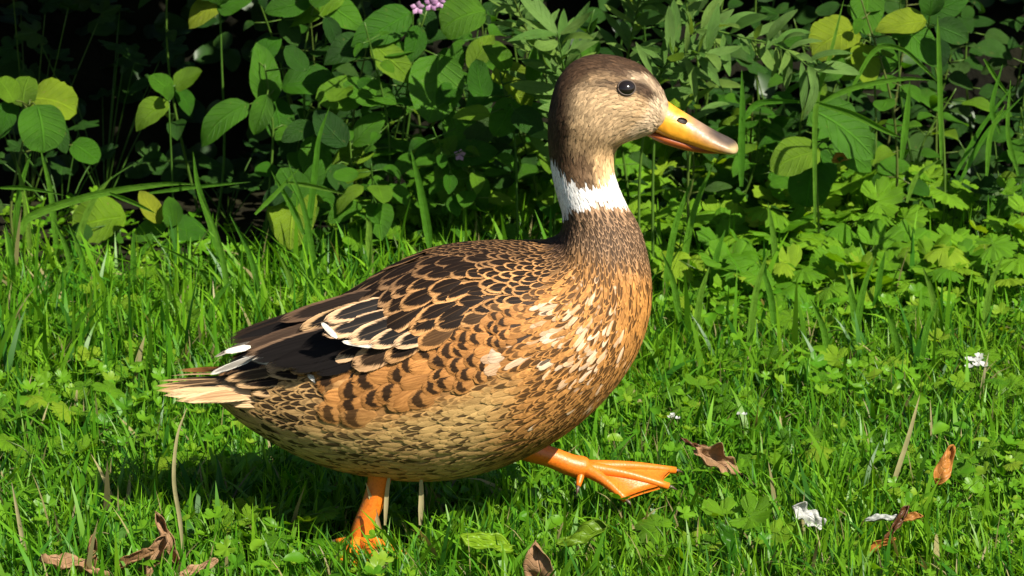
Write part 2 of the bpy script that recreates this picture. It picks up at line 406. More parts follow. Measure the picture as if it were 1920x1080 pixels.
# --- a plant whose seen leaves are set one by one: (px, py, length in px, tip angle, kind)
def hero_plant(name, label, cat, base_px, y, leaves, stem_pts, group=None, dy=0.06, stem_r=0.0022, flowers=()):
    rb = random.Random(hash(label) % 9999 if False else sum(map(ord, label)))
    b = W(base_px, 540, y); b = np.array([b[0], y, gz(b[0], y) - 0.004])
    root = empty(name, b); tag(root, label, cat, group)
    sc = (y - CAM[1]) / (-CAM[1]) / PXM                   # metres per photo pixel at that depth
    path = [b] + [W(px, py, y) for px, py in stem_pts]
    tubes = [tube(path, np.linspace(stem_r, stem_r * 0.5, len(path)), 6, n=4 * len(path))]
    dense = catmull(path, 40)
    for (px, py, lp, ang, kind) in leaves:
        L = lp * sc; yy = y + rb.uniform(-dy, dy * 0.6)
        c = W(px, py, yy); d = img_dir(ang, rb.uniform(-0.35, 0.1)); d.normalize()
        r0 = np.array(c) - np.array(d) * L * 0.5
        add_leaf(root, kind, r0, d, face_normal(rb.uniform(-.35, .35), rb.uniform(.1, .8)), L, wid=rb.uniform(0.9, 1.15))
        q = dense[np.argmin(np.linalg.norm(dense - r0, axis=1) + 0.25 * (dense[:, 2] > r0[2]))]
        tubes.append(tube([q, (q + r0) / 2 + np.array([0, 0, 0.004]), r0 + np.array(d) * 0.003], [stem_r * .55, stem_r * .5, stem_r * .4], 5))
    part('stem', *join(*tubes), M['stem'], root)
    for (px, py, rp) in flowers:
        c = W(px, py, y - 0.05); rad = rp * sc; fv = []
        for k in range(5):
            a = k * 1.257 + rb.uniform(0, .4); d = np.array([math.cos(a), -0.3, math.sin(a)])
            s = np.cross(d, [0, 1, 0]); s /= np.linalg.norm(s)
            V = [c, c + d * rad * .6 + s * rad * .35, c + d * rad, c + d * rad * .6 - s * rad * .35, c + d * rad * .5 + np.array([0, -.25 * rad, 0])]
            fv.append((V, [(0, 1, 4), (1, 2, 4), (2, 3, 4), (3, 0, 4)]))
        part('flower', *join(*fv), M['petal_pink'], root)
    return root

# --- a free-growing herb with pairs of leaves up the stem
def herb(name, label, cat, group, x, y, h, kind, n, lsize, seed, lean=(0, 0), open_=1.0):
    r = random.Random(seed); b = np.array([x, y, gz(x, y) - 0.004])
    root = empty(name, b); tag(root, label, cat, group)
    top = b + np.array([lean[0], lean[1], h]); mid = (b + top) / 2 + np.array([r.uniform(-.03, .03), r.uniform(-.02, .02), 0.02])
    path = catmull([b, mid, top], 24); tubes = [tube(path, np.linspace(.0024, .001, 24), 5)]
    a0 = r.uniform(0, 6)
    for k in range(n):
        t = 0.18 + 0.82 * (k + 0.5) / n; p = path[min(23, int(t * 23))]
        for s in (0, math.pi):
            a = a0 + (k % 2) * math.pi / 2 + s + r.uniform(-.3, .3)
            d = np.array([math.cos(a), math.sin(a), r.uniform(-.25, .45)]); d /= np.linalg.norm(d)
            pl = r.uniform(.01, .03) * open_
            r0 = p + d * pl
            tip = Vector(d) + Vector((0, 0, r.uniform(-.75, .05))); L = lsize * r.uniform(.6, 1.2) * (1.1 - .4 * t)
            add_leaf(root, kind, r0, tip, Vector((r.uniform(-.3, .3), -.45, .8)), L, wid=r.uniform(.85, 1.15))
            tubes.append(tube([p, (p + r0) / 2, r0], [.001, .0009, .0008], 4))
    part('stem', *join(*tubes), M['stem'], root)
    return root

# --- a low plant of stalked leaves rising from one crown
def rosette(name, label, cat, group, x, y, n, spread, h, lsize, kind, seed, mats='stem'):
    r = random.Random(seed); b = np.array([x, y, gz(x, y) - 0.004])
    root = empty(name, b); tag(root, label, cat, group); tubes = []
    for k in range(n):
        a = k * 2.4 + r.uniform(-.4, .4); q = spread * math.sqrt((k + .6) / n)
        e = b + np.array([math.cos(a) * q, math.sin(a) * q * .8, h * r.uniform(.45, 1.1) * (1.1 - .4 * q / spread)])
        L = lsize * r.uniform(.7, 1.25); d = Vector((math.cos(a), math.sin(a) - .2, r.uniform(-.2, .25)))
        add_leaf(root, kind, e, d, Vector((.35 * math.cos(a) + .15 + r.uniform(-.45, .45), -.5 + .3 * math.sin(a) + r.uniform(-.4, .3), .85)), L, wid=r.uniform(.9, 1.1))
        m = (b + e) / 2 + np.array([0, 0, .012]); tubes.append(tube([b, m, e], [.0012, .001, .0008], 5, n=7))
    part('stem', *join(*tubes), M[mats], root)
    return root


# ================================================================== plants behind the lawn
# --- shrub overhanging the bank, above the view: it shades the hollow behind the herbs
def shrub(label, x, y, rad, h, seed, nleaf=1500):
    r = np.random.default_rng(seed); b = np.array([x, y, .3])
    root = empty('shrub', b); tag(root, label, 'shrub', 'shrubs on the bank'); tb = []
    for k in range(7):
        a = r.uniform(0, 6.28); e = b + np.array([math.cos(a) * rad * .7, math.sin(a) * rad * .6 - .1, h * r.uniform(.6, 1)])
        tb.append(tube([b + r.uniform(-.03, .03, 3) * [1, 1, 0], (b + e) / 2 + r.uniform(-.06, .06, 3), e], [.014, .009, .003], 7, n=10))
    part('trunk', *join(*tb), M['twig'], root)
    me = T['leaf_dark'][0]; tv = np.array([v.co for v in me.vertices]); tf = np.array([list(p.vertices) for p in me.polygons])
    V, F, Rn = [], [], []
    for k in range(nleaf):
        d = r.normal(0, 1, 3); d /= np.linalg.norm(d); q = r.uniform(.45, 1) ** .5
        p = b + np.array([d[0] * rad, d[1] * rad * .75 - .12, h * .62 + d[2] * h * .42]) * np.array([1, 1, 1]) * 1.0 - b * 0
        p = b + np.array([d[0] * rad * q, d[1] * rad * .75 * q - .1, h * .62 + d[2] * h * .42 * q])
        m = leaf_matrix(p, Vector((d[0], d[1], -.6 + r.normal(0, .4))), Vector((r.normal(0, .4), -.3, 1)), r.uniform(.04, .075))
        mm = np.array(m); V.append(tv @ mm[:3, :3].T + mm[:3, 3]); F.append(tf + k * len(tv)); Rn.append(np.full(len(tv), r.random()))
    o = part('crown', np.vstack(V), np.vstack(F), M['crown'], root, attrs={'rnd': np.concatenate(Rn)}); o['kind'] = 'stuff'
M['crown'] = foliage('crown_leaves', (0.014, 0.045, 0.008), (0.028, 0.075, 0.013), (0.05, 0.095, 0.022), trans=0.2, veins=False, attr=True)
for q, (x, y, rd, h) in enumerate([(-1.25, 1.75, .55, .8), (-.72, 1.58, .55, .72), (-.2, 1.68, .52, .75), (.32, 2.0, .5, .8), (.85, 2.0, .5, .8), (1.4, 2.0, .5, .8)]):
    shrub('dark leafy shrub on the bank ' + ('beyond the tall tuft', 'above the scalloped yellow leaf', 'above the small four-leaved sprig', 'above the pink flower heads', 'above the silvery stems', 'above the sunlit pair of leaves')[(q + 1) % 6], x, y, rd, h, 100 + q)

# --- leaf mat added over bank and hollow floor, coloured dark for their shade
r = np.random.default_rng(55); me = T['leaf_dark'][1]; tv = np.array([v.co for v in me.vertices]); tf = np.array([list(p.vertices) for p in me.polygons])
V, F, Rn = [], [], []
for k in range(4200):
    x = r.uniform(-1.9, 1.9); v = r.random()
    if k % 3 == 0 and x > -.05: y = r.uniform(1.3, 1.75); z = gz(x, y) + r.uniform(.005, .06)
    else: y = 1.70 + v + r.uniform(-.08, .02); z = -.05 + .95 * v ** .7 + r.uniform(-.02, .08)
    m = np.array(leaf_matrix((x, y, z), Vector((r.normal(0, 1), r.normal(-.3, .6), r.normal(-.3, .4))), Vector((r.normal(0, .4), -.8, .6)), r.uniform(.03, .06)))
    V.append(tv @ m[:3, :3].T + m[:3, 3]); F.append(tf + k * len(tv)); Rn.append(np.full(len(tv), r.random()))
tag(link('bank_shade_leaves', mesh('bank_shade_leaves', np.vstack(V), np.vstack(F), M['crown'], attrs={'rnd': np.concatenate(Rn)})), 'leaf mat added and coloured dark for shade over the bank behind the herbs', 'creeper', kind='stuff')

# --- words for where a plant stands: the nearest thing one can find
MARKS = [(300, 1020, 'beside the curled brown leaves'), (690, 1000, 'around the standing foot'), (1180, 900, 'under the lifted foot'), (1345, 866, 'beside the curled brown leaf ahead of the foot'), (1770, 870, 'around the orange leaf'), (1515, 968, 'beside the pale petal'), (1680, 990, 'beside the dark red leaf'),
         (1830, 676, 'around the white flower cluster'), (300, 725, 'behind the tail tip'), (1000, 1050, 'beside the tan leaf tip'), (345, 850, 'beside the jointed dry stalk'), (500, 600, 'above the folded wing'), (80, 620, 'in front of the dark hollow'), (310, 560, 'below the three-leaved sprig'), (1230, 600, 'close to the duck breast'), (1450, 600, 'among the broad blades beyond the breast'), (90, 900, 'beside the leaning dry stalk'),
         (310, 180, 'around the small four-leaved sprig'), (425, 235, 'around the large oval leaf'), (810, 160, 'around the drooping toothed leaves'), (850, 320, 'around the heart-shaped leaf'), (1050, 60, 'above the duck crown'), (1300, 350, 'below the duck bill'), (1600, 100, 'around the yellow leaves'), (1800, 290, 'beside the tall tuft'), (1580, 260, 'around the torn broad leaf'), (90, 200, 'around the scalloped yellow leaf'), (600, 20, 'below the two overlapping broad leaves'), (550, 400, 'around the long yellowing leaf'), (1720, 60, 'below the sunlit pair of leaves'), (1450, 180, 'behind the blade at the bill tip'), (1040, 350, 'behind the duck neck'), (800, 450, 'behind the duck back'), (1650, 430, 'in front of the torn leaf'), (1850, 450, 'in front of the tall tuft'), (1440, 440, 'below the bill tip'), (1560, 500, 'below the torn broad leaf'), (1390, 520, 'below the blade by the bill tip'), (1700, 510, 'below the ivy'), (1880, 530, 'at the foot of the tall tuft'), (1720, 650, 'behind the white flower cluster'), (1150, 800, 'under the duck breast'), (1600, 800, 'between the curled brown leaf and the orange leaf')]
def near(px, py): return min(MARKS, key=lambda m: (m[0] - px) ** 2 + (m[1] - py) ** 2)[2]

# --- hero herbs, leaf by leaf
Lf, Ly, Ld, Rd, Ry = 'leaf', 'leaf_yellow', 'leaf_dark', 'round', 'round_yellow'
hero_plant('broadleaf_herb', 'small four-leaved sprig standing alone in the dark hollow', 'plant', 312, 1.28,
           [(285, 217, 80, 218, Lf), (353, 148, 64, 28, Lf), (302, 160, 58, 140, Lf), (343, 190, 60, 300, Lf), (318, 172, 34, 80, Lf)], [(325, 420), (316, 180)])
hero_plant('broadleaf_herb', 'herb holding out one large bright oval leaf with a shadow across it', 'plant', 505, 1.26,
           [(420, 232, 118, 218, Lf), (494, 140, 120, 95, Lf), (582, 158, 112, 8, Lf), (526, 228, 100, 285, Lf), (488, 215, 80, 250, Lf), (498, 92, 70, 40, Lf), (555, 110, 60, 130, Ld), (540, 270, 70, 260, Ld)],
           [(500, 420), (512, 260), (505, 185), (496, 120)])
hero_plant('broadleaf_herb', 'low pale three-leaved sprig above the grass tips', 'plant', 318, 1.18,
           [(280, 432, 74, 205, Lf), (352, 432, 76, 350, Lf), (320, 397, 58, 96, Lf), (282, 388, 74, 120, Ly), (322, 470, 50, 300, Lf)], [(322, 500), (318, 425)])
hero_plant('broadleaf_herb', 'herb with one broad yellowish leaf beside the three-leaved sprig', 'plant', 205, 1.22,
           [(185, 415, 104, 188, Ry), (205, 440, 60, 340, Lf), (150, 440, 50, 210, Ld)], [(222, 490), (225, 430)])
hero_plant('broadleaf_herb', 'herb with a scalloped yellow leaf and small round green leaves', 'plant', 40, 1.2,
           [(100, 196, 90, 350, Ry), (48, 172, 60, 80, Rd), (12, 168, 54, 120, Rd), (14, 222, 80, 250, Lf), (75, 240, 90, 280, Rd), (110, 250, 80, 300, Ld), (160, 285, 60, 330, Rd)], [(20, 400), (40, 280), (55, 200)])
hero_plant('broadleaf_herb', 'herb with large drooping toothed leaves and pink flower heads', 'plant', 720, 1.24,
           [(715, 52, 130, 205, Lf), (812, 166, 138, 262, Lf), (775, 82, 74, 255, Lf), (738, 115, 110, 320, Lf), (690, 172, 96, 165, Lf), (650, 100, 90, 200, Ld), (760, 160, 80, 230, Ld), (640, 175, 100, 190, Lf), (850, 112, 70, 80, Lf), (905, 100, 80, 60, Lf), (800, 40, 70, 100, Ld), (868, 36, 90, 200, Rd)],
           [(740, 420), (755, 260), (770, 120), (800, 20)], flowers=[(783, 14, 14), (808, 8, 14), (824, 4, 12)])
hero_plant('broadleaf_herb', 'herb with a heart-shaped leaf and one pink flower behind the duck back', 'plant', 845, 1.16,
           [(848, 330, 118, 262, Lf), (890, 290, 90, 5, Lf), (800, 290, 90, 200, Lf), (845, 240, 90, 100, Lf), (760, 310, 60, 220, Lf), (905, 250, 80, 40, Ld), (840, 275, 50, 60, Lf), (940, 300, 80, 330, Ld), (900, 350, 70, 300, Lf)],
           [(845, 480), (848, 380), (845, 270)], flowers=[(862, 290, 12)])
hero_plant('broadleaf_herb', 'herb with a folded yellow-green leaf pointing left over dark leaves', 'plant', 650, 1.2,
           [(665, 288, 96, 200, Ly), (596, 302, 104, 282, Lf), (620, 240, 90, 130, Ld), (690, 240, 90, 50, Lf), (720, 300, 80, 350, Ld), (640, 340, 70, 300, Ld), (560, 250, 70, 200, Ld)],
           [(655, 470), (660, 340), (655, 250)])
hero_plant('broadleaf_herb', 'herb with a long yellowing leaf hanging into the grass', 'plant', 565, 1.12,
           [(552, 408, 124, 262, Ly), (600, 375, 70, 350, Lf), (545, 350, 80, 120, Lf), (585, 330, 70, 60, Lf), (520, 370, 60, 200, Ld)], [(570, 500), (568, 370)])
hero_plant('broadleaf_herb', 'herb with a bright lime leaf close behind the duck head', 'plant', 975, 1.1,
           [(962, 165, 112, 300, Ly), (910, 190, 90, 200, Lf), (900, 150, 80, 100, Lf), (945, 220, 80, 240, Lf), (990, 230, 70, 320, Ld), (885, 215, 70, 180, Lf), (1000, 120, 70, 80, Lf), (930, 110, 70, 130, Lf)], [(970, 420), (965, 260), (940, 150)])
hero_plant('broadleaf_herb', 'herb whose brown-edged yellow leaf hangs in the dark above the hollow', 'plant', 400, 1.34,
           [(390, 22, 92, 215, Ly), (440, 5, 70, 20, Lf), (410, -30, 80, 90, Lf), (365, -20, 70, 160, Ld)], [(420, 300), (415, 100), (412, 0)])
hero_plant('broadleaf_herb', 'herb with two overlapping broad leaves high over the hollow', 'plant', 575, 1.3,
           [(590, 18, 130, 205, Lf), (640, 22, 100, 330, Lf), (540, 10, 90, 190, Lf), (620, 60, 60, 290, Ld), (600, -30, 90, 80, Lf), (545, 60, 60, 300, Ld)], [(575, 330), (570, 120), (590, 0)])
hero_plant('broadleaf_herb', 'herb with a pointed yellow-green leaf hanging beside yellow leaves', 'plant', 1640, 1.22,
           [(1622, 18, 96, 268, Lf), (1565, 75, 96, 200, Ry), (1620, 122, 84, 275, Ly), (1655, 110, 60, 120, Rd), (1590, 110, 80, 250, Ry), (1560, 130, 60, 220, Lf)], [(1640, 400), (1642, 200), (1630, 60)])
hero_plant('broadleaf_herb', 'herb with a pair of sunlit overlapping leaves beside an arching stem', 'plant', 1740, 1.2,
           [(1690, 45, 96, 185, Ly), (1722, 78, 116, 318, Lf), (1770, 10, 100, 30, Lf), (1745, -10, 80, 90, Lf), (1785, 60, 70, 340, Ld), (1760, 100, 60, 280, Ld)], [(1770, 400), (1765, 200), (1740, 60)])
hero_plant('broadleaf_herb', 'herb with one torn broad leaf slanting down right of the bill', 'plant', 1530, 1.1,
           [(1580, 250, 150, 325, 'jag'), (1535, 225, 90, 110, Lf), (1490, 300, 100, 200, Lf), (1540, 320, 90, 280, Lf), (1600, 300, 80, 330, Lf), (1520, 345, 90, 260, Rd)], [(1535, 430), (1528, 280)])
# narrow-leaved silvery sprigs
def sprig(label, pts, y, n, lp, seed, up=60):
    r = random.Random(seed); b = W(pts[0][0], 540, y); b = np.array([b[0], y, gz(b[0], y) - .004])
    root = empty('narrow_leaved_herb', b); tag(root, label, 'plant')
    path = catmull([b] + [W(px, py, y - .02 * i) for i, (px, py) in enumerate(pts)], 60)
    sc = (y - CAM[1]) / (-CAM[1]) / PXM; tb = [tube(path, np.linspace(.002, .0009, 60), 6)]
    for k in range(n):
        t = .35 + .65 * (k / (n - 1)) ** .8; i = min(58, int(t * 59)); p = path[i]; d = path[i + 1] - p; d /= np.linalg.norm(d)
        a = k * 2.4 + r.uniform(-.3, .3); s = np.cross(d, [.2, 1, .1]); s /= np.linalg.norm(s); w = np.cross(s, d)
        tip = Vector(d * r.uniform(.3, 1.0) + s * math.cos(a) + w * math.sin(a)); L = lp * sc * r.uniform(.65, 1.15)
        add_leaf(root, 'narrow', p + np.array(tip.normalized()) * .002, tip, face_normal(r.uniform(-.4, .4), .6), L, wid=r.uniform(.8, 1.2))
    part('stem', *join(*tb), M['stem'], root)
sprig('silvery narrow-leaved herb fanning out above the duck crown', [(1075, 330), (1065, 180), (1045, 60)], 1.05, 40, 110, 1)
sprig('silvery narrow-leaved sprig leaning left over the broad leaves', [(1060, 330), (1030, 170), (985, 50), (960, -10)], 1.12, 26, 90, 2)
sprig('silvery narrow-leaved stem arching out right to a drooping tip', [(1225, 300), (1240, 150), (1300, 60), (1400, 72), (1470, 92), (1536, 140)], 1.0, 40, 82, 3)
sprig('silvery narrow-leaved stem just behind the duck forehead', [(1200, 320), (1225, 180), (1260, 110), (1330, 100)], .95, 30, 84, 4)
sprig('silvery narrow-leaved stem with leaves hanging above the bill', [(1290, 330), (1285, 190), (1265, 120), (1300, 150)], 1.02, 22, 70, 5)
sprig('silvery narrow-leaved stem rising behind the others', [(1150, 330), (1170, 150), (1190, 40), (1210, -30)], 1.15, 34, 90, 6)
sprig('silvery narrow-leaved stem rising behind the arching one', [(1290, 330), (1310, 150), (1290, 30), (1280, -40)], 1.15, 28, 90, 7)

# --- herbs filling the hedge bottom
r_ = random.Random(4)
def px_of(x, y): return proj(np.array([x, y, .2]))[0]
spots = []
def scatter(n, y0, y1, x0, x1, sep, skip):
    out = []
    for k in range(n):
        for _ in range(40):
            y = r_.uniform(y0, y1); x = r_.uniform(x0, x1)
            if skip(px_of(x, y)): continue
            if all((x - a) ** 2 + (y - b) ** 2 > sep ** 2 for a, b in spots): spots.append((x, y)); out.append((x, y)); break
    return out
def herb_at(x, y, h, dark, k, n, ls):
    ph, pv = proj(np.array([x, y, h * .75])); w = near(ph, pv)
    if dark: herb('broadleaf_herb', 'leafy herb coloured darker for the shade ' + w, 'plant', 'shaded herbs ' + w, x, y, h, 'leaf_dark', n, ls, 200 + k, (r_.uniform(-.06, .06), -r_.uniform(0, .06)))  # same herb in a darker leaf colour, standing in for hedge shade
    else: herb('broadleaf_herb', 'mid green leafy herb ' + w, 'plant', 'sunlit herbs ' + w, x, y, h, 'leaf', n, ls, 200 + k, (r_.uniform(-.06, .06), -r_.uniform(0, .08)))
back = scatter(34, 1.45, 1.75, -1.05, 1.1, .085, lambda p: p < 540 and r_.random() < .96)
front = scatter(30, 1.14, 1.45, -.3, .12, .06, lambda p: p < 540 or p > 1120) + scatter(22, 1.2, 1.5, .05, .95, .09, lambda p: False)
for k, (x, y) in enumerate(back): herb_at(x, y, r_.uniform(.24, .48), True, k, r_.randint(6, 10), r_.uniform(.04, .065))
for k, (x, y) in enumerate(front): herb_at(x, y, r_.uniform(.10, .38), r_.random() < .15, 60 + k, r_.randint(6, 9), r_.uniform(.032, .06))
# ivy in the hollow
for k, (px, py, y, n, sp, h, ls) in enumerate([(1490, 300, 1.3, 9, .09, .12, .055), (1800, 280, 1.25, 9, .09, .14, .05), (1620, 290, 1.35, 8, .09, .15, .055), (1430, 200, 1.45, 9, .1, .2, .06), (1480, 140, 1.5, 10, .1, .3, .06), (120, 320, 1.45, 9, .12, .14, .05), (200, 150, 1.6, 12, .15, .3, .06), (430, 330, 1.5, 8, .1, .12, .05), (1880, 200, 1.4, 9, .1, .2, .05), (60, 80, 1.6, 9, .12, .36, .06), (700, 440, 1.25, 8, .09, .08, .045)]):
    p = W(px, 540, y); rosette('ivy_plant', 'dark lobed ivy in the shade ' + near(px, py), 'ivy', 'ivy ' + near(px, py), p[0], y, n, sp, h, ls, 'ivy', 400 + k)
# --- bright lobed-leaf plants along the edge of the lawn
edge = [(1230, 380, .1), (1290, 365, .12), (1345, 395, .12), (1420, 470, .08), (1500, 450, .09), (1570, 440, .09), (1640, 440, .1), (1700, 430, .1), (1770, 450, .09), (1850, 460, .08), (1320, 480, .07), (1390, 530, .06), (1480, 540, .06), (1560, 520, .06), (1660, 520, .06), (1740, 530, .05), (1830, 540, .06), (1895, 500, .07), (1260, 500, .08),
        (720, 470, .06), (790, 450, .07), (860, 440, .08), (930, 425, .09), (1000, 410, .1), (760, 500, .05), (990, 440, .06), (1260, 440, .08), (1620, 470, .07), (1540, 490, .06)]
for k, (px, py, h) in enumerate(edge):
    g = G(px, py + 50, 0); lab = 'bright lobed-leaf plant at the thicket edge ' + near(px, py)
    rosette('lobed_leaf_plant', lab, 'plant', 'lobed edge plants ' + near(px, py), g[0], g[1], r_.randint(10, 15), .09, h + .03, r_.uniform(.04, .075), 'lobed', 500 + k)
lawn = [(60, 640), (130, 620), (200, 610), (60, 700), (150, 720), (230, 700), (100, 780), (40, 820), (250, 790), (170, 800), (300, 680), (330, 640), (90, 880), (250, 860), (380, 900), (540, 985), (1250, 800), (1330, 780), (1560, 860), (1650, 850), (1420, 700), (1520, 640), (1680, 900), (1260, 1040), (1100, 790), (1780, 700), (1850, 760), (1880, 620), (1600, 720), (1700, 600), (400, 1010), (560, 1040), (1500, 880), (1380, 1030), (1800, 1020), (620, 620), (260, 560), (470, 590), (1330, 600), (1430, 590), (1880, 900)]
for k, (px, py) in enumerate(lawn):
    g = G(px, py + 25, 0); rosette('lobed_leaf_plant', 'small lobed-leaf plant low in the lawn ' + near(px, py), 'plant', 'small lobed plants ' + near(px, py), g[0], g[1], r_.randint(7, 12), .055, r_.uniform(.04, .065), r_.uniform(.026, .044), 'lobed', 600 + k)
# --- ground cover too small to tell apart
cr = np.random.default_rng(77); V, F, Rn, o = [], [], [], 0
tmpl = [(np.array([v.co for v in me.vertices]), [list(p.vertices) for p in me.polygons]) for me in (T['lobed'][0], T['lobed'][2], T['leaf'][0])]
tri = [np.array([t for f in fs for t in ([f] if len(f) == 3 else [[f[0], f[1], f[2]], [f[0], f[2], f[3]]])]) for _, fs in tmpl]
for k in range(9500):
    x, y = cr.uniform(-1.1, 1.1), cr.uniform(-.7, 1.5)
    if cr.random() > vnoise(x, y, 88, 6) * 1.7 - .25: continue
    q = cr.choice(3, p=[.45, .3, .25]); a = cr.uniform(0, 6.28)
    m = np.array(leaf_matrix((x, y, gz(x, y) + cr.uniform(.012, .05) * trample(np.array([x]), np.array([y]))[0]), Vector((math.cos(a), math.sin(a), cr.normal(0, .3))), Vector((cr.normal(.1, .35), cr.normal(-.3, .3), 1)), cr.uniform(.012, .027)))
    tv = tmpl[q][0]; V.append(tv @ m[:3, :3].T + m[:3, 3]); F.append(tri[q] + o); o += len(tv); Rn.append(np.full(len(tv), cr.random()))
tag(link('ground_cover', mesh('ground_cover', np.vstack(V), np.vstack(F), M['cover'], attrs={'rnd': np.concatenate(Rn)})), 'tiny weed leaves scattered through the lawn grass', 'ground cover', kind='stuff')
# --- single long grass blades and stalks that stand out
def strip(pts, y, wpx, dy=0.0, flat=0.35):
    sc = (y - CAM[1]) / (-CAM[1]) / PXM
    P = catmull([W(px, py, y + dy * i) for i, (px, py) in enumerate(pts)], 22)
    D = np.gradient(P, axis=0); D /= np.linalg.norm(D, axis=1)[:, None]
    S = np.cross(D, np.array([.15, 1, flat])); S /= np.linalg.norm(S, axis=1)[:, None]; N = np.cross(S, D)
    t = np.linspace(0, 1, 22); w = wpx * sc * .5 * np.minimum(1, .45 + 2 * t) * (1 - t ** 3) + 2e-4
    V = np.stack([P - S * w[:, None], P + N * (w * .35)[:, None], P + S * w[:, None]], 1)
    UV = np.stack([np.tile([0, .5, 1], (22, 1)), np.repeat(t[:, None], 3, 1)], -1)
    return V.reshape(-1, 3), grid_faces(22, 3), UV.reshape(-1, 2)
def long_blade(label, pts, y, wpx=12, mat='blade', dy=0.0, name='grass_blade', group=None):
    v, f, uv = strip(pts, y, wpx, dy); b = v[:3].mean(0); o = link(name, mesh(name, v - b, f, M[mat], uv=uv)); o.location = b
    tag(o, label, 'grass blade' if name == 'grass_blade' else 'stalk', group)
long_blade('long grass blade arching sideways across the dark hollow', [(40, 440), (60, 405), (180, 365), (300, 346), (370, 345)], 1.0, 17)
long_blade('thin grass blade lying level across the hollow', [(280, 362), (370, 350), (470, 341)], 1.0, 9)
long_blade('tall jointed grass stem under the large oval leaf', [(410, 480), (395, 420), (372, 350), (362, 285)], .98, 14)
long_blade('pale grass blade crossing flat at the hedge foot', [(0, 352), (50, 353), (120, 366)], 1.0, 9)
long_blade('short pale curled blade above the three-leaved sprig', [(205, 362), (250, 380), (292, 400)], .98, 10)
long_blade('upright blade in front of the folded yellow-green leaf', [(560, 560), (572, 470), (590, 330), (598, 260), (618, 200)], 1.0, 13)
long_blade('straight blade slanting left below the folded leaf', [(570, 440), (545, 385), (508, 320)], .98, 13)
long_blade('straight blade crossing the slanting one', [(478, 402), (520, 360), (560, 316)], .97, 9)
long_blade('pale blade tip lying right of the crossed blades', [(540, 342), (590, 350), (650, 365)], .97, 10)
long_blade('smooth upright blade rising behind the duck back', [(806, 470), (800, 420), (785, 340), (770, 280)], .95, 17)
long_blade('hooked young shoot standing behind the folded wing', [(700, 520), (692, 460), (692, 420), (684, 405)], .95, 13)
long_blade('upright blade standing at the bill tip', [(1390, 350), (1390, 290), (1392, 200), (1391, 130)], .9, 14)
long_blade('blade bending right from the upright one by the bill', [(1394, 225), (1420, 195), (1470, 190), (1520, 192)], .9, 13)
long_blade('tall grass stem leaning right past the yellow leaves', [(1528, 420), (1530, 200), (1555, 110), (1582, 0)], .92, 10)
long_blade('long blade arching over from the tall leaning stem', [(1535, 195), (1600, 165), (1690, 148), (1745, 150)], .93, 12)
long_blade('broad blade falling right from the tall leaning stem', [(1530, 193), (1600, 215), (1660, 245), (1690, 258)], .92, 14)
long_blade('arched blade bending over beneath the sunlit pair of leaves', [(1590, 180), (1640, 95), (1690, 92), (1730, 125), (1760, 155)], .96, 10)
long_blade('upright stem under the sunlit pair of leaves', [(1765, 300), (1763, 180), (1760, 80), (1758, 30)], .96, 10)
long_blade('upright blade between the ivy and the lobed plants', [(1690, 300), (1700, 220), (1706, 152)], .92, 13)
for k, (a, b_, c, w) in enumerate([((1850, 330), (1858, 250), (1885, 195), 10), ((1800, 340), (1850, 250), (1918, 180), 10), ((1875, 250), (1860, 200), (1880, 120), 10), ((1790, 330), (1840, 240), (1900, 160), 9), ((1910, 330), (1890, 250), (1895, 150), 9), ((1845, 110), (1870, 150), (1900, 190), 8), ((1700, 380), (1720, 330), (1760, 300), 9)]):
    long_blade('tall grass blade in the tuft beside the ivy', [a, b_, c], .9 + .02 * k, w, group='tall tuft beside the ivy')
tuft = [(20, 470, 60, 280), (60, 480, 30, 300), (110, 480, 75, 275), (130, 490, 210, 330), (145, 560, 100, 410), (170, 560, 128, 420), (240, 520, 300, 440), (420, 560, 300, 460), (470, 560, 340, 500), (440, 600, 370, 350), (500, 600, 430, 400), (560, 590, 520, 470), (600, 560, 540, 300), (250, 560, 250, 430), (30, 560, 10, 420), (640, 560, 690, 470), (380, 620, 440, 520), (330, 600, 290, 500), (90, 600, 140, 480), (650, 600, 600, 500)]
for k, (a, b_, c, d) in enumerate(tuft):
    g = G(a, b_ + 30, 0)
    long_blade('broad grass blade rising ' + near(c, d), [(a, b_ + 30), ((a * .6 + c * .4), (b_ * .45 + d * .55)), (c, d)], g[1], 12, group='broad blades ' + near(c, d))
tuft2 = [(1280, 620, 1240, 470), (1300, 640, 1330, 500), (1400, 660, 1440, 470), (1460, 640, 1420, 480), (1560, 690, 1520, 560), (1600, 650, 1640, 480), (1610, 640, 1580, 500), (1240, 560, 1300, 330), (1270, 540, 1340, 300), (1460, 560, 1440, 380), (1640, 600, 1660, 470), (1760, 620, 1730, 500), (1840, 620, 1880, 480), (1330, 560, 1360, 430), (1690, 680, 1650, 560), (1720, 700, 1760, 560)]
for k, (a, b_, c, d) in enumerate(tuft2):
    g = G(a, b_ + 30, 0)
    long_blade('broad grass blade rising ' + near(c, d), [(a, b_ + 30), ((a * .6 + c * .4), (b_ * .45 + d * .55)), (c, d)], g[1], 13, group='broad blades ' + near(c, d))
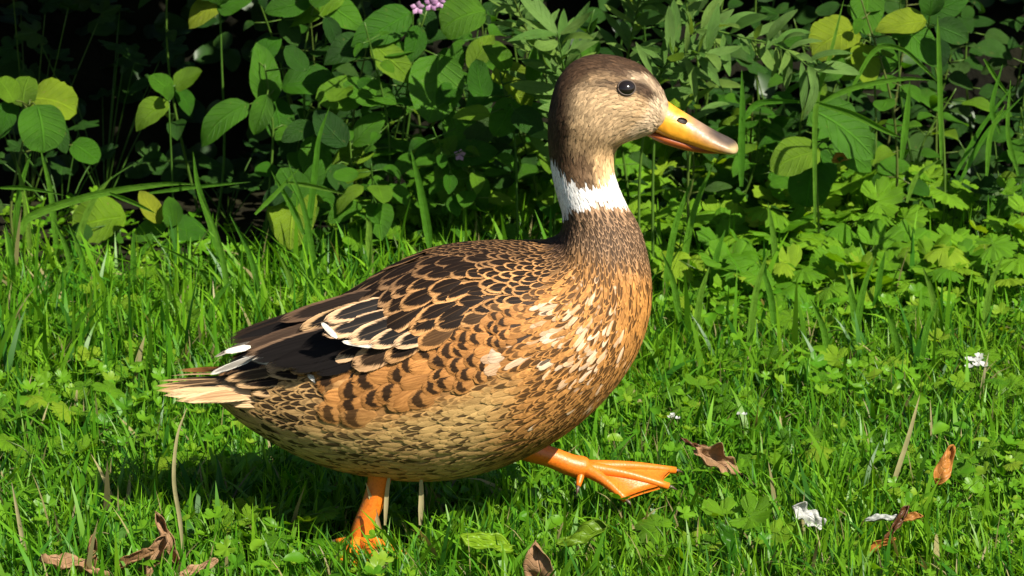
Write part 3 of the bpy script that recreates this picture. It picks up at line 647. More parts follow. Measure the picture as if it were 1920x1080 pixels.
for lab, pts, w in [('jointed dry stalk standing below the tail', [(345, 1075), (338, 980), (326, 900), (332, 820), (350, 765)], 8), ('short dry stalk left of the jointed one', [(240, 980), (241, 930), (244, 890)], 9), ('dry stalk leaning in the grass beside the curled brown leaves', [(55, 1085), (40, 1000), (22, 905)], 10),
                    ('dry stub standing in front of the standing leg', [(722, 985), (726, 920), (737, 855)], 8), ('straight dry stub beside the standing leg', [(788, 985), (790, 930), (789, 868)], 10), ('yellow stub crossing the standing leg', [(715, 1000), (700, 950), (686, 905)], 9),
                    ('long pale straw slanting beside the orange leaf', [(1660, 950), (1700, 830), (1725, 740)], 9), ('dry bent straw above the orange leaf', [(1735, 700), (1780, 745), (1840, 780)], 8), ('stout dry straw lying right of the orange leaf', [(1878, 940), (1900, 970), (1925, 1000)], 10), ('pale straw upright in the near grass below the pale petal', [(1508, 1085), (1510, 1050), (1508, 1015)], 9),
                    ('dry straw slanting toward the brown curled leaf', [(1420, 880), (1460, 870), (1520, 866)], 7), ('white straw lying beside the dark red leaf', [(1780, 1000), (1820, 1030), (1850, 1045)], 8), ('dry brown straw in the far lawn behind the tail', [(225, 545), (255, 575), (300, 620)], 9)]:
    g = G(pts[0][0], pts[0][1], 0); long_blade(lab, pts, min(g[1], -.06) if 690 < pts[0][0] < 800 else g[1], w, 'straw', name='dry_stalk')

# ================================================================== the duck
DK = np.array([*G(760, 1000)[:2], 0.0]); DK[1] = -0.02
duck = empty('duck', DK)
tag(duck, 'brown mottled duck with white collar walking across the grass, one orange foot lifted', 'duck')

# ---- body: one continuous surface through (dorsal px, ventral px, half width m)
SEC = [((400, 716), (405, 748), .018), ((440, 693), (452, 781), .042), ((500, 662), (520, 822), .064), ((580, 612), (600, 858), .086),
       ((660, 562), (690, 880), .100), ((740, 512), (790, 889), .108), ((820, 478), (880, 880), .111), ((900, 462), (978, 848), .110),
       ((970, 460), (1058, 803), .105), ((1018, 458), (1130, 742), .096), ((1045, 448), (1184, 672), .084), ((1054, 432), (1213, 600), .073),
       ((1056, 418), (1220, 530), .063), ((1055, 400), (1204, 445), .051), ((1048, 375), (1174, 385), .042), ((1040, 345), (1157, 345), .037),
       ((1034, 312), (1150, 315), .0345), ((1030, 280), (1152, 286), .035), ((1028, 248), (1164, 268), .038), ((1031, 204), (1179, 261), .0415),
       ((1046, 152), (1194, 257), .043), ((1075, 118), (1207, 253), .0425), ((1112, 105), (1216, 250), .041), ((1160, 108), (1222, 248), .037),
       ((1206, 126), (1226, 246), .030), ((1237, 160), (1230, 244), .0235), ((1254, 194), (1236, 240), .017)]
NS, NT = 260, 128
DV = np.array([np.concatenate([W(*d, 0)[[0, 2]], W(*v, 0)[[0, 2]], [w]]) for d, v, w in SEC])
DVf = catmull(DV, NS)
ang = np.linspace(0, 2 * math.pi, NT, endpoint=False)
ca, sa = np.cos(ang), np.sin(ang)
cc = (DVf[:, :2] + DVf[:, 2:4]) / 2; hh = (DVf[:, :2] - DVf[:, 2:4]) / 2
e_c = np.sign(ca) * np.abs(ca) ** 0.95; e_s = np.sign(sa) * np.abs(sa) ** 0.88
BP = np.empty((NS, NT, 3))
BP[:, :, 0] = cc[:, None, 0] + hh[:, None, 0] * e_c; BP[:, :, 2] = cc[:, None, 1] + hh[:, None, 1] * e_c
BP[:, :, 1] = -DVf[:, 4:5] * e_s * (1 - 0.06 * ca)       # fuller low down; t 0..0.5 is the side facing the lawn's near edge
dI = np.gradient(BP, axis=0); dJ = (np.roll(BP, -1, 1) - np.roll(BP, 1, 1)) / 2
BN = np.cross(dI, dJ); BN /= np.linalg.norm(BN, axis=2)[:, :, None] + 1e-12
ctr = np.stack([cc[:, 0], 0 * cc[:, 0], cc[:, 1]], -1)[:, None]
BN *= np.sign(((BP - ctr) * BN).sum(2))[:, :, None]
MI = np.linalg.norm(dI, axis=2); MJ = np.linalg.norm(dJ, axis=2)
def sample(A, i, j):
    i0 = np.clip(np.floor(i).astype(int), 0, NS - 2); fi = np.clip(i - i0, -60, 1)
    j = np.mod(j, NT); j0 = np.floor(j).astype(int) % NT; j1 = (j0 + 1) % NT; fj = j - np.floor(j)
    if A.ndim == 3: fi = fi[..., None]; fj = fj[..., None]
    return (A[i0, j0] * (1 - fi) + A[i0 + 1, j0] * fi) * (1 - fj) + (A[i0, j1] * (1 - fi) + A[i0 + 1, j1] * fi) * fj

# ---- plumage colours by place on the bird (in photo pixels of the profile)
def dist_poly(px, py, pts):
    d = np.full(np.shape(px), 1e9)
    for (ax, ay), (bx_, by_) in zip(pts[:-1], pts[1:]):
        t = np.clip(((px - ax) * (bx_ - ax) + (py - ay) * (by_ - ay)) / ((bx_ - ax) ** 2 + (by_ - ay) ** 2), 0, 1)
        d = np.minimum(d, np.hypot(px - ax - t * (bx_ - ax), py - ay - t * (by_ - ay)))
    return d
def ss(x, a, b):
    t = np.clip((x - a) / (b - a), 0, 1); return t * t * (3 - 2 * t)
def lerp(c, d, k): return c * (1 - k[:, None]) + np.asarray(d) * k[:, None]
COV_LO = lambda x: np.interp(x, [400, 600, 690, 780, 900, 1000, 1060], [640, 640, 655, 640, 600, 565, 500])
def paint(px, py, top, r, hard=True):
    """base colour, dark colour, dark-centre amount, crescent amount"""
    n = len(px); one = np.ones(n)
    base = np.tile([.38, .17, .05], (n, 1)); dark = np.tile([.012, .007, .0045], (n, 1))
    cen = np.zeros(n); cre = np.zeros(n)
    # flanks
    k = one; cre = 0.95 * (r.random(n) < .8)
    base = base * r.uniform(.75, 1.2, (n, 1))
    # belly, paler and plainer low down
    lo = np.interp(px, [400, 500, 600, 700, 850, 960, 1050, 1130, 1200], [735, 770, 790, 790, 745, 700, 690, 680, 640])
    k = ss(py - lo, -30, 40); base = lerp(base, [.50, .32, .125], k); cre = cre * (1 - k); cen = cen + k * .7 * (r.random(n) < np.interp(px, [600, 800, 1000], [.5, .4, .2]))
    # breast: warm buff, small dark hearts, scattered whitish feathers
    k = ss(px + .25 * (py - 560), 960, 1060); base = lerp(base, [.50, .235, .07], k); cre = cre * (1 - k) + .3 * k
    cen = cen * (1 - k) + k * .85 * (r.random(n) < .75)
    ww = np.exp(-((px - 1090) / 65) ** 2 - ((py - 625) / 80) ** 2) * .5 + np.exp(-((px - 955) / 30) ** 2 - ((py - 670) / 24) ** 2) * .35 + np.exp(-((px - 745) / 18) ** 2 - ((py - 690) / 10) ** 2)
    w = (r.random(n) < ww) * 1.0; base = lerp(base, [.68, .55, .41], w * r.uniform(.25, .85, n)); cen *= 1 - .8 * w; cre *= 1 - w
    k = ss(px, 1150, 1215) * ss(py, 500, 560); base = lerp(base, [.56, .25, .06], k * .7); cen *= 1 - .6 * k
    # mantle, scapulars, coverts: dark with buff rims
    k = ss(COV_LO(px) - py, -12, 14) * ss(1062 + .35 * (py - 450) - px, -12, 20)
    base = lerp(base, [.48, .25, .095], k); cen = cen * (1 - k) + k; cre *= 1 - k
    kk = k * ss(760 - px, -60, 120) * .55; base = lerp(base, [.62, .48, .34], kk)
    # lower neck: fine dark streaks on brown
    k = ss(500 - py, -30, 60) * ss(px, 1030, 1050); base = lerp(base, [.44, .24, .10], k); cen = cen * (1 - k) + .85 * k
    kl = k * ss(py - 450 + (1075 - px) * .6, 40, -20); base = lerp(base, [.34, .21, .12], kl)
    kl = k * ss(1085 - px, 0, 30); base = lerp(base, [.10, .06, .04], kl)
    # rear flank and vent: buff with dark streaks
    k = ss(620 - px - .5 * (py - 780), -20, 40) * ss(py, 690, 715); base = lerp(base, [.48, .29, .12], k); cen = cen * (1 - k) + k * .95 * (r.random(n) < .7)
    cre = cre * (1 - .6 * k)
    k = ss(py, 800, 850) * ss(720 - px, 0, 60); base = lerp(base, [.46, .32, .13], k)
    # back line
    k = ss(top, .84, .95) * ss(1046 - px, 0, 40); base = lerp(base, [.16, .09, .045], k * .8); cen = np.maximum(cen, k)
    # ---- head and neck
    hd = ss(410 - py, -4, 4) * (px > 1000)
    b = np.tile([.40, .265, .14], (n, 1)) * r.uniform(.88, 1.12, (n, 1))
    crown = dist_poly(px, py, [(1246, 160), (1205, 120), (1150, 100), (1100, 100), (1058, 135), (1036, 200), (1030, 260), (1036, 330)])
    b = lerp(b, [.05, .028, .016], ss(42 - crown, -16, 16) * .97)
    b = lerp(b, [.17, .11, .068], ss(90 - crown, 0, 40) * ss(44 - crown, 20, -20) * ss(py, 240, 300) * .9)
    nape = ss(py, 255, 300) * ss(1118 - px, -10, 18); b = lerp(b, [.10, .058, .032], nape * r.uniform(.5, 1, n))
    st = dist_poly(px, py, [(1250, 190), (1215, 172), (1176, 164), (1130, 155), (1090, 160)]); b = lerp(b, [.05, .03, .018], ss(10 - st, -6, 6) * (.55 + .4 * r.random(n)))
    br = dist_poly(px, py, [(1175, 140), (1215, 150), (1250, 186)]); b = lerp(b, [.54, .40, .26], ss(6 - br, -6, 4) * ss(px, 1172, 1205) * r.uniform(.4, .9, n))
    lr = dist_poly(px, py, [(1236, 200), (1222, 232), (1200, 250)]); b = lerp(b, [.55, .42, .28], ss(15 - lr, -8, 8) * .8)
    ck = dist_poly(px, py, [(1110, 190), (1160, 215)]); b = lerp(b, [.50, .35, .20], ss(36 - ck, -20, 20) * .75)
    th = ss(py, 258, 285) * ss(px, 1108, 1130); b = lerp(b, [.66, .43, .22], th)
    b = b * (.72 + .56 * vnoise(px / 9, py / 5, 91, 1.0))[:, None]
    up = np.interp(px, [1025, 1040, 1062, 1085, 1115, 1135, 1160], [285, 297, 325, 345, 342, 330, 300])
    lw = np.interp(px, [1040, 1055, 1070, 1110, 1150, 1180], [415, 402, 388, 378, 378, 384])
    jit = r.normal(0, 2.2, n)
    wc = ss(py - up + jit, -5, 5) * ss(lw - py + jit, -3, 3)
    hd = ss(lw - py + jit, -3, 3) * (px > 1000)
    b = lerp(b, [.86, .85, .83], wc)
    base = lerp(base, b, hd); cen = cen * (1 - hd); cre = cre * (1 - hd)
    if hard: cen = np.where(r.random(n) < cen * 1.25 - .1, np.maximum(cen, .85), cen * .25)
    return base, dark, cen, cre

# ---- materials
def feather_mat():
    m, nt, b = newmat('feather')
    geo = nd(nt, 'ShaderNodeTexCoord'); uv = nd(nt, 'ShaderNodeSeparateXYZ'); nt.links.new(geo.outputs['UV'], uv.inputs[0])
    base = nd(nt, 'ShaderNodeAttribute', attribute_name='colr').outputs['Color']
    dark = nd(nt, 'ShaderNodeAttribute', attribute_name='dark').outputs['Color']
    pr = nd(nt, 'ShaderNodeSeparateXYZ'); nt.links.new(nd(nt, 'ShaderNodeAttribute', attribute_name='prm').outputs['Vector'], pr.inputs[0])
    u = mth(nt, 'MULTIPLY', mth(nt, 'SUBTRACT', uv.outputs[0], 0.5), 2.0); v = uv.outputs[1]
    au = mth(nt, 'ABSOLUTE', u)
    cb = nd(nt, 'ShaderNodeCombineXYZ')                    # barbs run out and back from the shaft
    nt.links.new(mth(nt, 'MULTIPLY', mth(nt, 'SUBTRACT', v, mth(nt, 'MULTIPLY', au, 0.28)), 42.0), cb.inputs[0])
    nt.links.new(mth(nt, 'MULTIPLY', u, 1.6), cb.inputs[1]); nt.links.new(mth(nt, 'MULTIPLY', pr.outputs[2], 90.0), cb.inputs[2])
    barb = noise(nt, 1.0, cb.outputs[0], 2)
    cb2 = nd(nt, 'ShaderNodeCombineXYZ'); nt.links.new(mth(nt, 'MULTIPLY', u, 2.2), cb2.inputs[0]); nt.links.new(mth(nt, 'MULTIPLY', v, 3.0), cb2.inputs[1])
    nt.links.new(mth(nt, 'MULTIPLY', pr.outputs[2], 57.0), cb2.inputs[2])
    blob = noise(nt, 1.0, cb2.outputs[0], 2)
    wob = mth(nt, 'ADD', mth(nt, 'MULTIPLY', mth(nt, 'SUBTRACT', barb, 0.5), 0.35), mth(nt, 'MULTIPLY', mth(nt, 'SUBTRACT', blob, 0.5), 0.45))
    dv = mth(nt, 'SUBTRACT', v, 0.42)
    vv = mth(nt, 'ADD', mth(nt, 'MULTIPLY', mth(nt, 'MAXIMUM', dv, 0.0), 2.05), mth(nt, 'MULTIPLY', mth(nt, 'MINIMUM', dv, 0.0), 0.9))
    q = mth(nt, 'ADD', mth(nt, 'SQRT', mth(nt, 'ADD', mth(nt, 'MULTIPLY', mth(nt, 'MULTIPLY', u, u), 1.35), mth(nt, 'MULTIPLY', vv, vv))), wob)
    cen = mth(nt, 'MULTIPLY', sstep(nt, q, 1.0, 0.80), pr.outputs[0])
    cr = mth(nt, 'ABSOLUTE', mth(nt, 'ADD', mth(nt, 'SUBTRACT', mth(nt, 'ADD', v, mth(nt, 'MULTIPLY', mth(nt, 'MULTIPLY', u, u), 0.3)), 0.70), mth(nt, 'MULTIPLY', wob, 0.5)))
    cre = mth(nt, 'MULTIPLY', mth(nt, 'MULTIPLY', sstep(nt, cr, 0.17, 0.09), sstep(nt, mth(nt, 'ADD', au, mth(nt, 'MULTIPLY', wob, 0.8)), 0.95, 0.65)), pr.outputs[1])
    k = mth(nt, 'MAXIMUM', cen, cre, clamp=True)
    c = mixc(nt, k, base, dark)
    c = mixc(nt, 1.0, c, mixc(nt, barb, (0.72, 0.7, 0.68), (1.35, 1.35, 1.35)), 'MULTIPLY')
    c = mixc(nt, mth(nt, 'MULTIPLY', sstep(nt, au, 0.06, 0.02), mth(nt, 'MULTIPLY', pr.outputs[0], 0.25)), c, mixc(nt, 0.5, base, dark))
    cb3 = nd(nt, 'ShaderNodeCombineXYZ'); nt.links.new(mth(nt, 'MULTIPLY', u, 7.0), cb3.inputs[0]); nt.links.new(mth(nt, 'MULTIPLY', v, 1.8), cb3.inputs[1])
    nt.links.new(mth(nt, 'MULTIPLY', pr.outputs[2], 31.0), cb3.inputs[2]); streak = noise(nt, 1.0, cb3.outputs[0], 2)
    c = mixc(nt, 1.0, c, mixc(nt, sstep(nt, streak, 0.25, 0.75), (0.68, 0.64, 0.6), (1.3, 1.3, 1.3)), 'MULTIPLY')
    ed = mth(nt, 'MINIMUM', mth(nt, 'SUBTRACT', 1.0, au), mth(nt, 'MULTIPLY', mth(nt, 'SUBTRACT', 1.0, v), 1.5))
    fr_ = mth(nt, 'ADD', ed, mth(nt, 'MULTIPLY', mth(nt, 'SUBTRACT', mth(nt, 'ADD', mth(nt, 'MULTIPLY', streak, 0.6), mth(nt, 'MULTIPLY', barb, 0.4)), 0.5), 0.75))
    nt.links.new(sstep(nt, fr_, 0.0, 0.16), b.inputs['Alpha'])
    nt.links.new(c, b.inputs['Base Color']); b.inputs['Roughness'].default_value = 0.6; b.inputs['Specular IOR Level'].default_value = 0.12
    b.inputs['Sheen Weight'].default_value = 0.0
    bump(nt, b, barb, 0.35, 0.0006)
    return m
M['feather'] = feather_mat()
M['skin'] = vcol_mat('duck_plumage_base', 0, 0.75, 0.2, fine=260)
M['bill'] = vcol_mat('bill_horn', 0, 0.38, 0.45, fine=120)
def orange_skin():
    m, nt, b = newmat('orange_web_skin')
    p = nd(nt, 'ShaderNodeTexCoord').outputs['Object']
    n1 = noise(nt, 60, p, 4); vo = nd(nt, 'ShaderNodeTexVoronoi'); vo.inputs['Scale'].default_value = 420; nt.links.new(p, vo.inputs['Vector'])
    c = mixc(nt, n1, (0.60, 0.125, 0.006), (0.74, 0.205, 0.012))
    c = mixc(nt, mth(nt, 'MULTIPLY', sstep(nt, vo.outputs['Distance'], 0.5, 0.9), 0.5), c, mixc(nt, 1.0, c, (0.7, 0.6, 0.5), 'MULTIPLY'))
    nt.links.new(c, b.inputs['Base Color']); b.inputs['Roughness'].default_value = 0.42
    b.inputs['Subsurface Weight'].default_value = 0.12; b.inputs['Subsurface Radius'].default_value = (0.006, 0.002, 0.001)
    bump(nt, b, mth(nt, 'ADD', vo.outputs['Distance'], n1), 0.3, 0.0005)
    return m
M['orange'] = orange_skin()
def plain(name, c, rough, spec=0.5):
    m, nt, b = newmat(name); n = noise(nt, 90, nd(nt, 'ShaderNodeTexCoord').outputs['Object'], 3)
    nt.links.new(mixc(nt, n, tuple(x * .7 for x in c), tuple(min(1, x * 1.25) for x in c)), b.inputs['Base Color'])
    b.inputs['Roughness'].default_value = rough; b.inputs['Specular IOR Level'].default_value = spec; return m
M['eye'] = plain('eye_black', (.012, .008, .006), 0.14, 0.8)
M['lid'] = plain('eyelid', (.07, .045, .03), 0.6)
M['claw'] = plain('claw_horn', (.09, .06, .04), 0.4)
M['dark'] = plain('nostril_dark', (.02, .012, .008), 0.6)

# ---- body mesh
bpx, bpy_ = proj(np.stack([BP[..., 0], -np.abs(BP[..., 1]), BP[..., 2]], -1).reshape(-1, 3))
topness = np.tile(ca, (NS, 1)).ravel()
br_ = np.random.default_rng(3)
bc, bd, bcen, bcre = paint(bpx, bpy_, topness, br_, False)
bc = bc * (1 - .55 * np.clip(bcen + .5 * bcre, 0, 1))[:, None] + bd * (.55 * np.clip(bcen + .5 * bcre, 0, 1))[:, None]
fl = [tuple(q) for q in grid_faces(NS, NT, True)] + [tuple(range(NT))[::-1], tuple((NS - 1) * NT + k for k in range(NT))]
body = part('body', BP.reshape(-1, 3), fl, M['skin'], duck, attrs={'colr': bc})

# ---- feathers laid on the body like shingles
def fw(v):                                               # outline of a rounded feather
    return np.minimum(1, np.maximum(v, 0) / 0.4) ** 0.55 * np.sqrt(np.clip(1 - (np.clip(v - 0.5, 0, 1) / 0.502) ** 2.4, 0, 1))
def feathers(i0, j0, L, Wd, turn, l0, l1, nu, nv, camber):
    n = len(i0); i = i0.astype(float).copy(); j = j0.astype(float).copy()
    us = np.linspace(-1, 1, nu); V = np.empty((n, nv, nu, 3)); UV = np.empty((n, nv, nu, 2))
    for k in range(nv):
        v = k / (nv - 1); w = fw(np.array(v)) * Wd * .5 + 1e-5
        mj = np.maximum(sample(MJ, i, j), 3e-4); mi = np.maximum(sample(MI, i, j), 3e-4)
        for m_, u in enumerate(us):
            off = u * w
            ii = i + off * np.sin(turn) / mi; jj = j + off * np.cos(turn) / mj
            N = sample(BN, ii, jj)
            h = l0 + (l1 - l0) * v + camber * (1 - u * u) * fw(np.array(v))
            V[:, k, m_] = sample(BP, ii, jj) + N * h[:, None]
            UV[:, k, m_] = (0.5 + 0.5 * u, v)
        st = L / (nv - 1)
        i = i - st * np.cos(turn) / mi; j = j + st * np.sin(turn) / mj
    return V, UV
def dart(rfun, tries, jr, pred, seed, weight_lo=0):
    """random, evenly spaced roots over the body surface"""
    r = np.random.default_rng(seed)
    A = (MI * MJ).ravel(); A = A / A.sum()
    idx = r.choice(NS * NT, tries, p=A); i = idx // NT + r.random(tries); j = idx % NT + r.random(tries)
    i = np.minimum(i, NS - 1.01)
    P = sample(BP, i, j); px, py = proj(np.stack([P[:, 0], -np.abs(P[:, 1]), P[:, 2]], -1))
    ok = pred(px, py, P[:, 1], i, j); i, j, P, px, py = i[ok], j[ok], P[ok], px[ok], py[ok]
    rad = rfun(px, py); keep = []; cell = {}; cs = 0.006
    for k in range(len(i)):
        c = tuple((P[k] // cs).astype(int)); rr = rad[k]; R_ = int(rr // cs) + 1; good = True
        for a in range(-R_, R_ + 1):
            for b in range(-R_, R_ + 1):
                for d in range(-R_, R_ + 1):
                    for q in cell.get((c[0] + a, c[1] + b, c[2] + d), ()):
                        e = P[q] - P[k]
                        if e[0] * e[0] + e[1] * e[1] + e[2] * e[2] < rr * rr: good = False; break
                    if not good: break
                if not good: break
            if not good: break
        if good: keep.append(k); cell.setdefault(c, []).append(k)
    k = np.array(keep); return i[k], j[k], P[k], px[k], py[k], rad[k]
def covert(px, py): return (py < COV_LO(px) + 8) & (px < 1062 + .35 * (py - 450))
def spacing(px, py):
    s = np.full(len(px), 8.0)
    s = np.where(px < 1010, np.interp(px, [560, 700, 850, 960, 1040], [26, 26, 20, 13, 9]), s)
    c = covert(px, py); s = np.where(c, np.interp(px, [600, 700, 820, 940, 1040], [40, 37, 27, 16, 8]), s)
    lo = np.interp(px, [400, 500, 600, 700, 850, 960, 1050, 1130, 1200], [735, 770, 790, 790, 745, 700, 690, 680, 640])
    s = np.where((py > lo) & ~c, np.minimum(s, 9.5), s)
    s = np.where((px < 640) & (py > 690), 11, s)
    s = np.where(py < 480, np.minimum(s, np.where(c, 9, 7)), s)
    return s / PXM
onbody = lambda px, py, y, i, j: (i > 14) & ~((py < 392) & (px > 1000))
fi, fj, fP, fpx, fpy, frad = dart(spacing, 80000, 0, onbody, 5)
fr = np.random.default_rng(9); n = len(fi)
sp_px = frad * PXM
cov = covert(fpx, fpy)
lo_ = np.interp(fpx, [400, 500, 600, 700, 850, 960, 1050, 1130, 1200], [735, 770, 790, 790, 745, 700, 690, 680, 640])
brst = ~cov & ((fpx + .25 * (fpy - 560) > 985) | (fpy > lo_) | ((fpx < 640) & (fpy > 690)))
L = frad * np.where(cov, 3.2, np.where(brst, 4.2, 2.8)) * fr.uniform(.85, 1.2, n); Wf = frad * np.where(cov, 1.55, np.where(brst, 1.2, 1.8)) * fr.uniform(.9, 1.15, n)
nk = (fpy < 520) & (fpx > 1030); L = np.where(nk, frad * 3.2, L); Wf = np.where(nk, frad * 1.15, Wf)
side = np.where(np.mod(fj, NT) < NT / 2, 1.0, -1.0)
turn = fr.normal(0, np.where(cov, .08, .17), n) - side * .10 * (~cov) * (fpx < 980)
turn = turn + side * np.where(cov & (fpx < 900), .16, 0)
base_, dark_, cen_, cre_ = paint(fpx - L * PXM * .3 * (fpx < 1000), fpy, np.cos(fj / NT * 2 * math.pi), fr)
base_ = base_ * fr.uniform(.82, 1.18, (n, 1))
prm = np.stack([cen_, cre_, fr.random(n)], -1)
big = (sp_px > 18)
lift = np.where(cov & (fpx < 960), .0030, .0) * ss(960 - fpx, 0, 120)
def feather_mesh_arrays(sel, nu, nv):
    V, UV = feathers(fi[sel], fj[sel], L[sel], Wf[sel], turn[sel], lift[sel] + .0004, lift[sel] + .0008 + np.where(brst[sel], .034, .07) * L[sel] * np.where(L[sel] > .03, .8, 1), nu, nv, np.where(brst[sel], .02, .05) * Wf[sel] + .0001)
    return V, UV
def feather_obj(name, V, UV, b, d, p, parent, nu, nv):
    k = nu * nv
    return part(name, V.reshape(-1, 3), grid_faces(nv, nu), M['feather'], parent, uv=UV.reshape(-1, 2),
                attrs={'colr': np.tile(b, (k, 1)), 'dark': np.tile(d, (k, 1)), 'prm': np.tile(p, (k, 1))})
def feather_stuff(name, V, UV, b, d, p, parent, nu, nv):
    n = len(V); k = nu * nv; g = grid_faces(nv, nu)
    F = (np.arange(n) * k)[:, None, None] + g[None]
    o = part(name, V.reshape(-1, 3), F.reshape(-1, 4), M['feather'], parent, uv=UV.reshape(-1, 2),
             attrs={'colr': np.repeat(b, k, 0), 'dark': np.repeat(d, k, 0), 'prm': np.repeat(p, k, 0)})
    o['kind'] = 'stuff'; return o
# the wings: a thin shell over the shoulder each, its feathers under it
wings = {}
for sgn, nm in ((1, 'wing'), (-1, 'wing')):
    ii = np.linspace(36, 84, 30); tt = np.linspace(.10, .22, 16) if sgn > 0 else np.linspace(.90, .78, 16)
    I, J = np.meshgrid(ii, tt * NT, indexing='ij'); P = sample(BP, I.ravel(), J.ravel()) + sample(BN, I.ravel(), J.ravel()) * .0006
    wings[sgn] = part(nm, P, grid_faces(30, 16), M['skin'], duck, attrs={'colr': np.tile([.05, .03, .02], (480, 1))})
order = np.where(big & (fP[:, 1] < .0))[0]; order = order[np.argsort(-L[order])][:230]
far = np.where(big & (fP[:, 1] >= .0))[0]
indiv = np.zeros(n, bool); indiv[order] = True
V, UV = feather_mesh_arrays(indiv, 7, 10); idx = np.where(indiv)[0]
for q, k in enumerate(idx):
    c = cov[k] and fpx[k] < 1000
    feather_obj('wing_feather' if c else 'flank_feather', V[q], UV[q], base_[k], dark_[k], prm[k], wings[1] if c else duck, 7, 10)
rest = ~indiv & big
V, UV = feather_mesh_arrays(rest, 7, 9); feather_stuff('back_feathers', V, UV, base_[rest], dark_[rest], prm[rest], duck, 7, 9)
rest = ~indiv & ~big
V, UV = feather_mesh_arrays(rest, 5, 7); feather_stuff('breast_feathers', V, UV, base_[rest], dark_[rest], prm[rest], duck, 5, 7)
# head and neck: fine hair-like plumage
onhead = lambda px, py, y, i, j: (py < 412) & (px > 1000) & (i < NS - 5)
hi, hj, hP, hpx, hpy, hrad = dart(lambda px, py: np.full(len(px), 2.9 / PXM), 60000, 0, onhead, 6)
n = len(hi); hr = np.random.default_rng(10)
hL = np.interp(hpy, [110, 200, 300, 400], [12, 17, 22, 15]) / PXM * hr.uniform(.8, 1.4, n) * np.interp(hpx, [1150, 1240], [1, .6])
hW = np.full(n, 5.4 / PXM)
hb, hd_, hc_, hcr = paint(hpx, hpy, np.cos(hj / NT * 2 * math.pi), hr); hb = hb * hr.uniform(.68, 1.3, (n, 1)) ** np.where(hb[:, :1] > .7, .4, 1)
V, UV = feathers(hi, hj, hL, hW, hr.normal(0, .14, n), np.full(n, .0001), .0004 + .03 * hL, 3, 5, np.full(n, .0002))
feather_stuff('head_plumage', V, UV, np.minimum(hb, .9), hd_, np.stack([hc_ * 0, hcr * 0, hr.random(n)], -1), duck, 3, 5)

# ---- long wing and tail feathers, each set between a root and a tip
def long_feather(name, root, tip, wd, nrm, b, d, cen, parent, bow=.0, nu=7, nv=14, sharp=1.0, cup=.12):
    root, tip, nrm = np.array(root, float), np.array(tip, float), np.array(nrm, float)
    a = tip - root; Ln = np.linalg.norm(a); a /= Ln; nrm = nrm - a * (nrm @ a); nrm /= np.linalg.norm(nrm); s = np.cross(a, nrm)
    V = np.empty((nv, nu, 3)); UV = np.empty((nv, nu, 2))
    for k in range(nv):
        v = k / (nv - 1); w = wd * .5 * (min(1, .35 + v / .35) * (1 - max(0, (v - .55) / .4501) ** (2.2 * sharp)) ** .6 if v < 1 else .02)
        for m_ in range(nu):
            u = -1 + 2 * m_ / (nu - 1)
            V[k, m_] = root + a * Ln * v + s * w * u + nrm * (bow * math.sin(math.pi * v) - cup * w * u * u)
            UV[k, m_] = (.5 + .5 * u, v)
    return feather_obj(name, V, UV, np.array(b), np.array(d), np.array([cen, 0, random.random()]), parent, nu, nv)
BLK = (.006, .0045, .004); DBR = (.018, .011, .007); BUF = (.44, .28, .14); CRM = (.58, .40, .22); WHT = (.72, .68, .6); GBR = (.10, .06, .036)
PXG, PYG = bpx.reshape(NS, NT)[:, :NT // 2], bpy_.reshape(NS, NT)[:, :NT // 2]; HY = np.abs(BP[:, :NT // 2, 1])
def surf_y(px, py):                                      # half width of the body where that profile pixel meets it
    d = np.hypot(PXG - px, PYG - py); e = np.unravel_index(np.argmin(d), d.shape); return HY[e] if d[e] < 14 else .02
for sg in (1, -1):
    wg = wings[sg]; nrm = (0, -.8 * sg, .6)
    def wp(px, py, y): p = W(px, py, -y); return (p[0], -y * sg, p[2] - (.03 if sg < 0 else 0))
    # primaries and secondaries, dark; layered outwards
    for (r0, t0, wpx, yr, yt, b, d, cen) in [
        ((700, 655), (588, 698), 44, .0915, .086, BLK, BLK, 1), ((700, 645), (540, 692), 46, .092, .080, BLK, BLK, 1), ((700, 632), (500, 684), 46, .0925, .073, BLK, BLK, 1),
        ((690, 618), (462, 676), 42, .0925, .067, BLK, BLK, 1), ((680, 606), (455, 668), 34, .093, .0645, (.16, .10, .06), BLK, 1), ((670, 588), (446, 656), 34, .0935, .0625, (.07, .042, .026), (.045, .028, .018), 1),
        ((660, 574), (416, 643), 30, .085, .055, DBR, BLK, 1), ((655, 562), (424, 634), 26, .079, .048, DBR, BLK, 1),
        ((720, 545), (520, 602), 34, .080, .062, GBR, BLK, .9), ((700, 572), (560, 618), 40, .0945, .083, BUF, BLK, 1)]:
        yr = min(yr, surf_y(*r0) + .002); yt = min(yt, yr) if yr < .07 else yt
        long_feather('wing_feather', wp(*r0, yr), wp(*t0, yt), wpx / PXM, nrm, b, d, cen, wg)
    for (r0, t0, wpx, y, b) in [((470, 650), (420, 660), 14, .0655, WHT), ((632, 634), (602, 604), 11, .0975, (.6, .54, .46)), ((704, 650), (640, 640), 11, .0985, (.64, .6, .52))]:
        long_feather('wing_feather', wp(*r0, y), wp(*t0, y), wpx / PXM, nrm, b, b, 0, wg)
    # the big dark tertials with pale rims
    for (r0, t0, wpx, y) in [((740, 590), (604, 628), 42, .100), ((760, 600), (650, 640), 44, .1015), ((725, 565), (606, 602), 36, .0975), ((790, 612), (690, 648), 40, .104), ((830, 615), (735, 648), 36, .107)]:
        long_feather('wing_feather', wp(r0[0] + 14, r0[1] - 4, min(y, surf_y(*r0) - .003)), wp(*t0, y - .002), wpx / PXM, nrm, (.50, .33, .19), BLK, 1, wg)
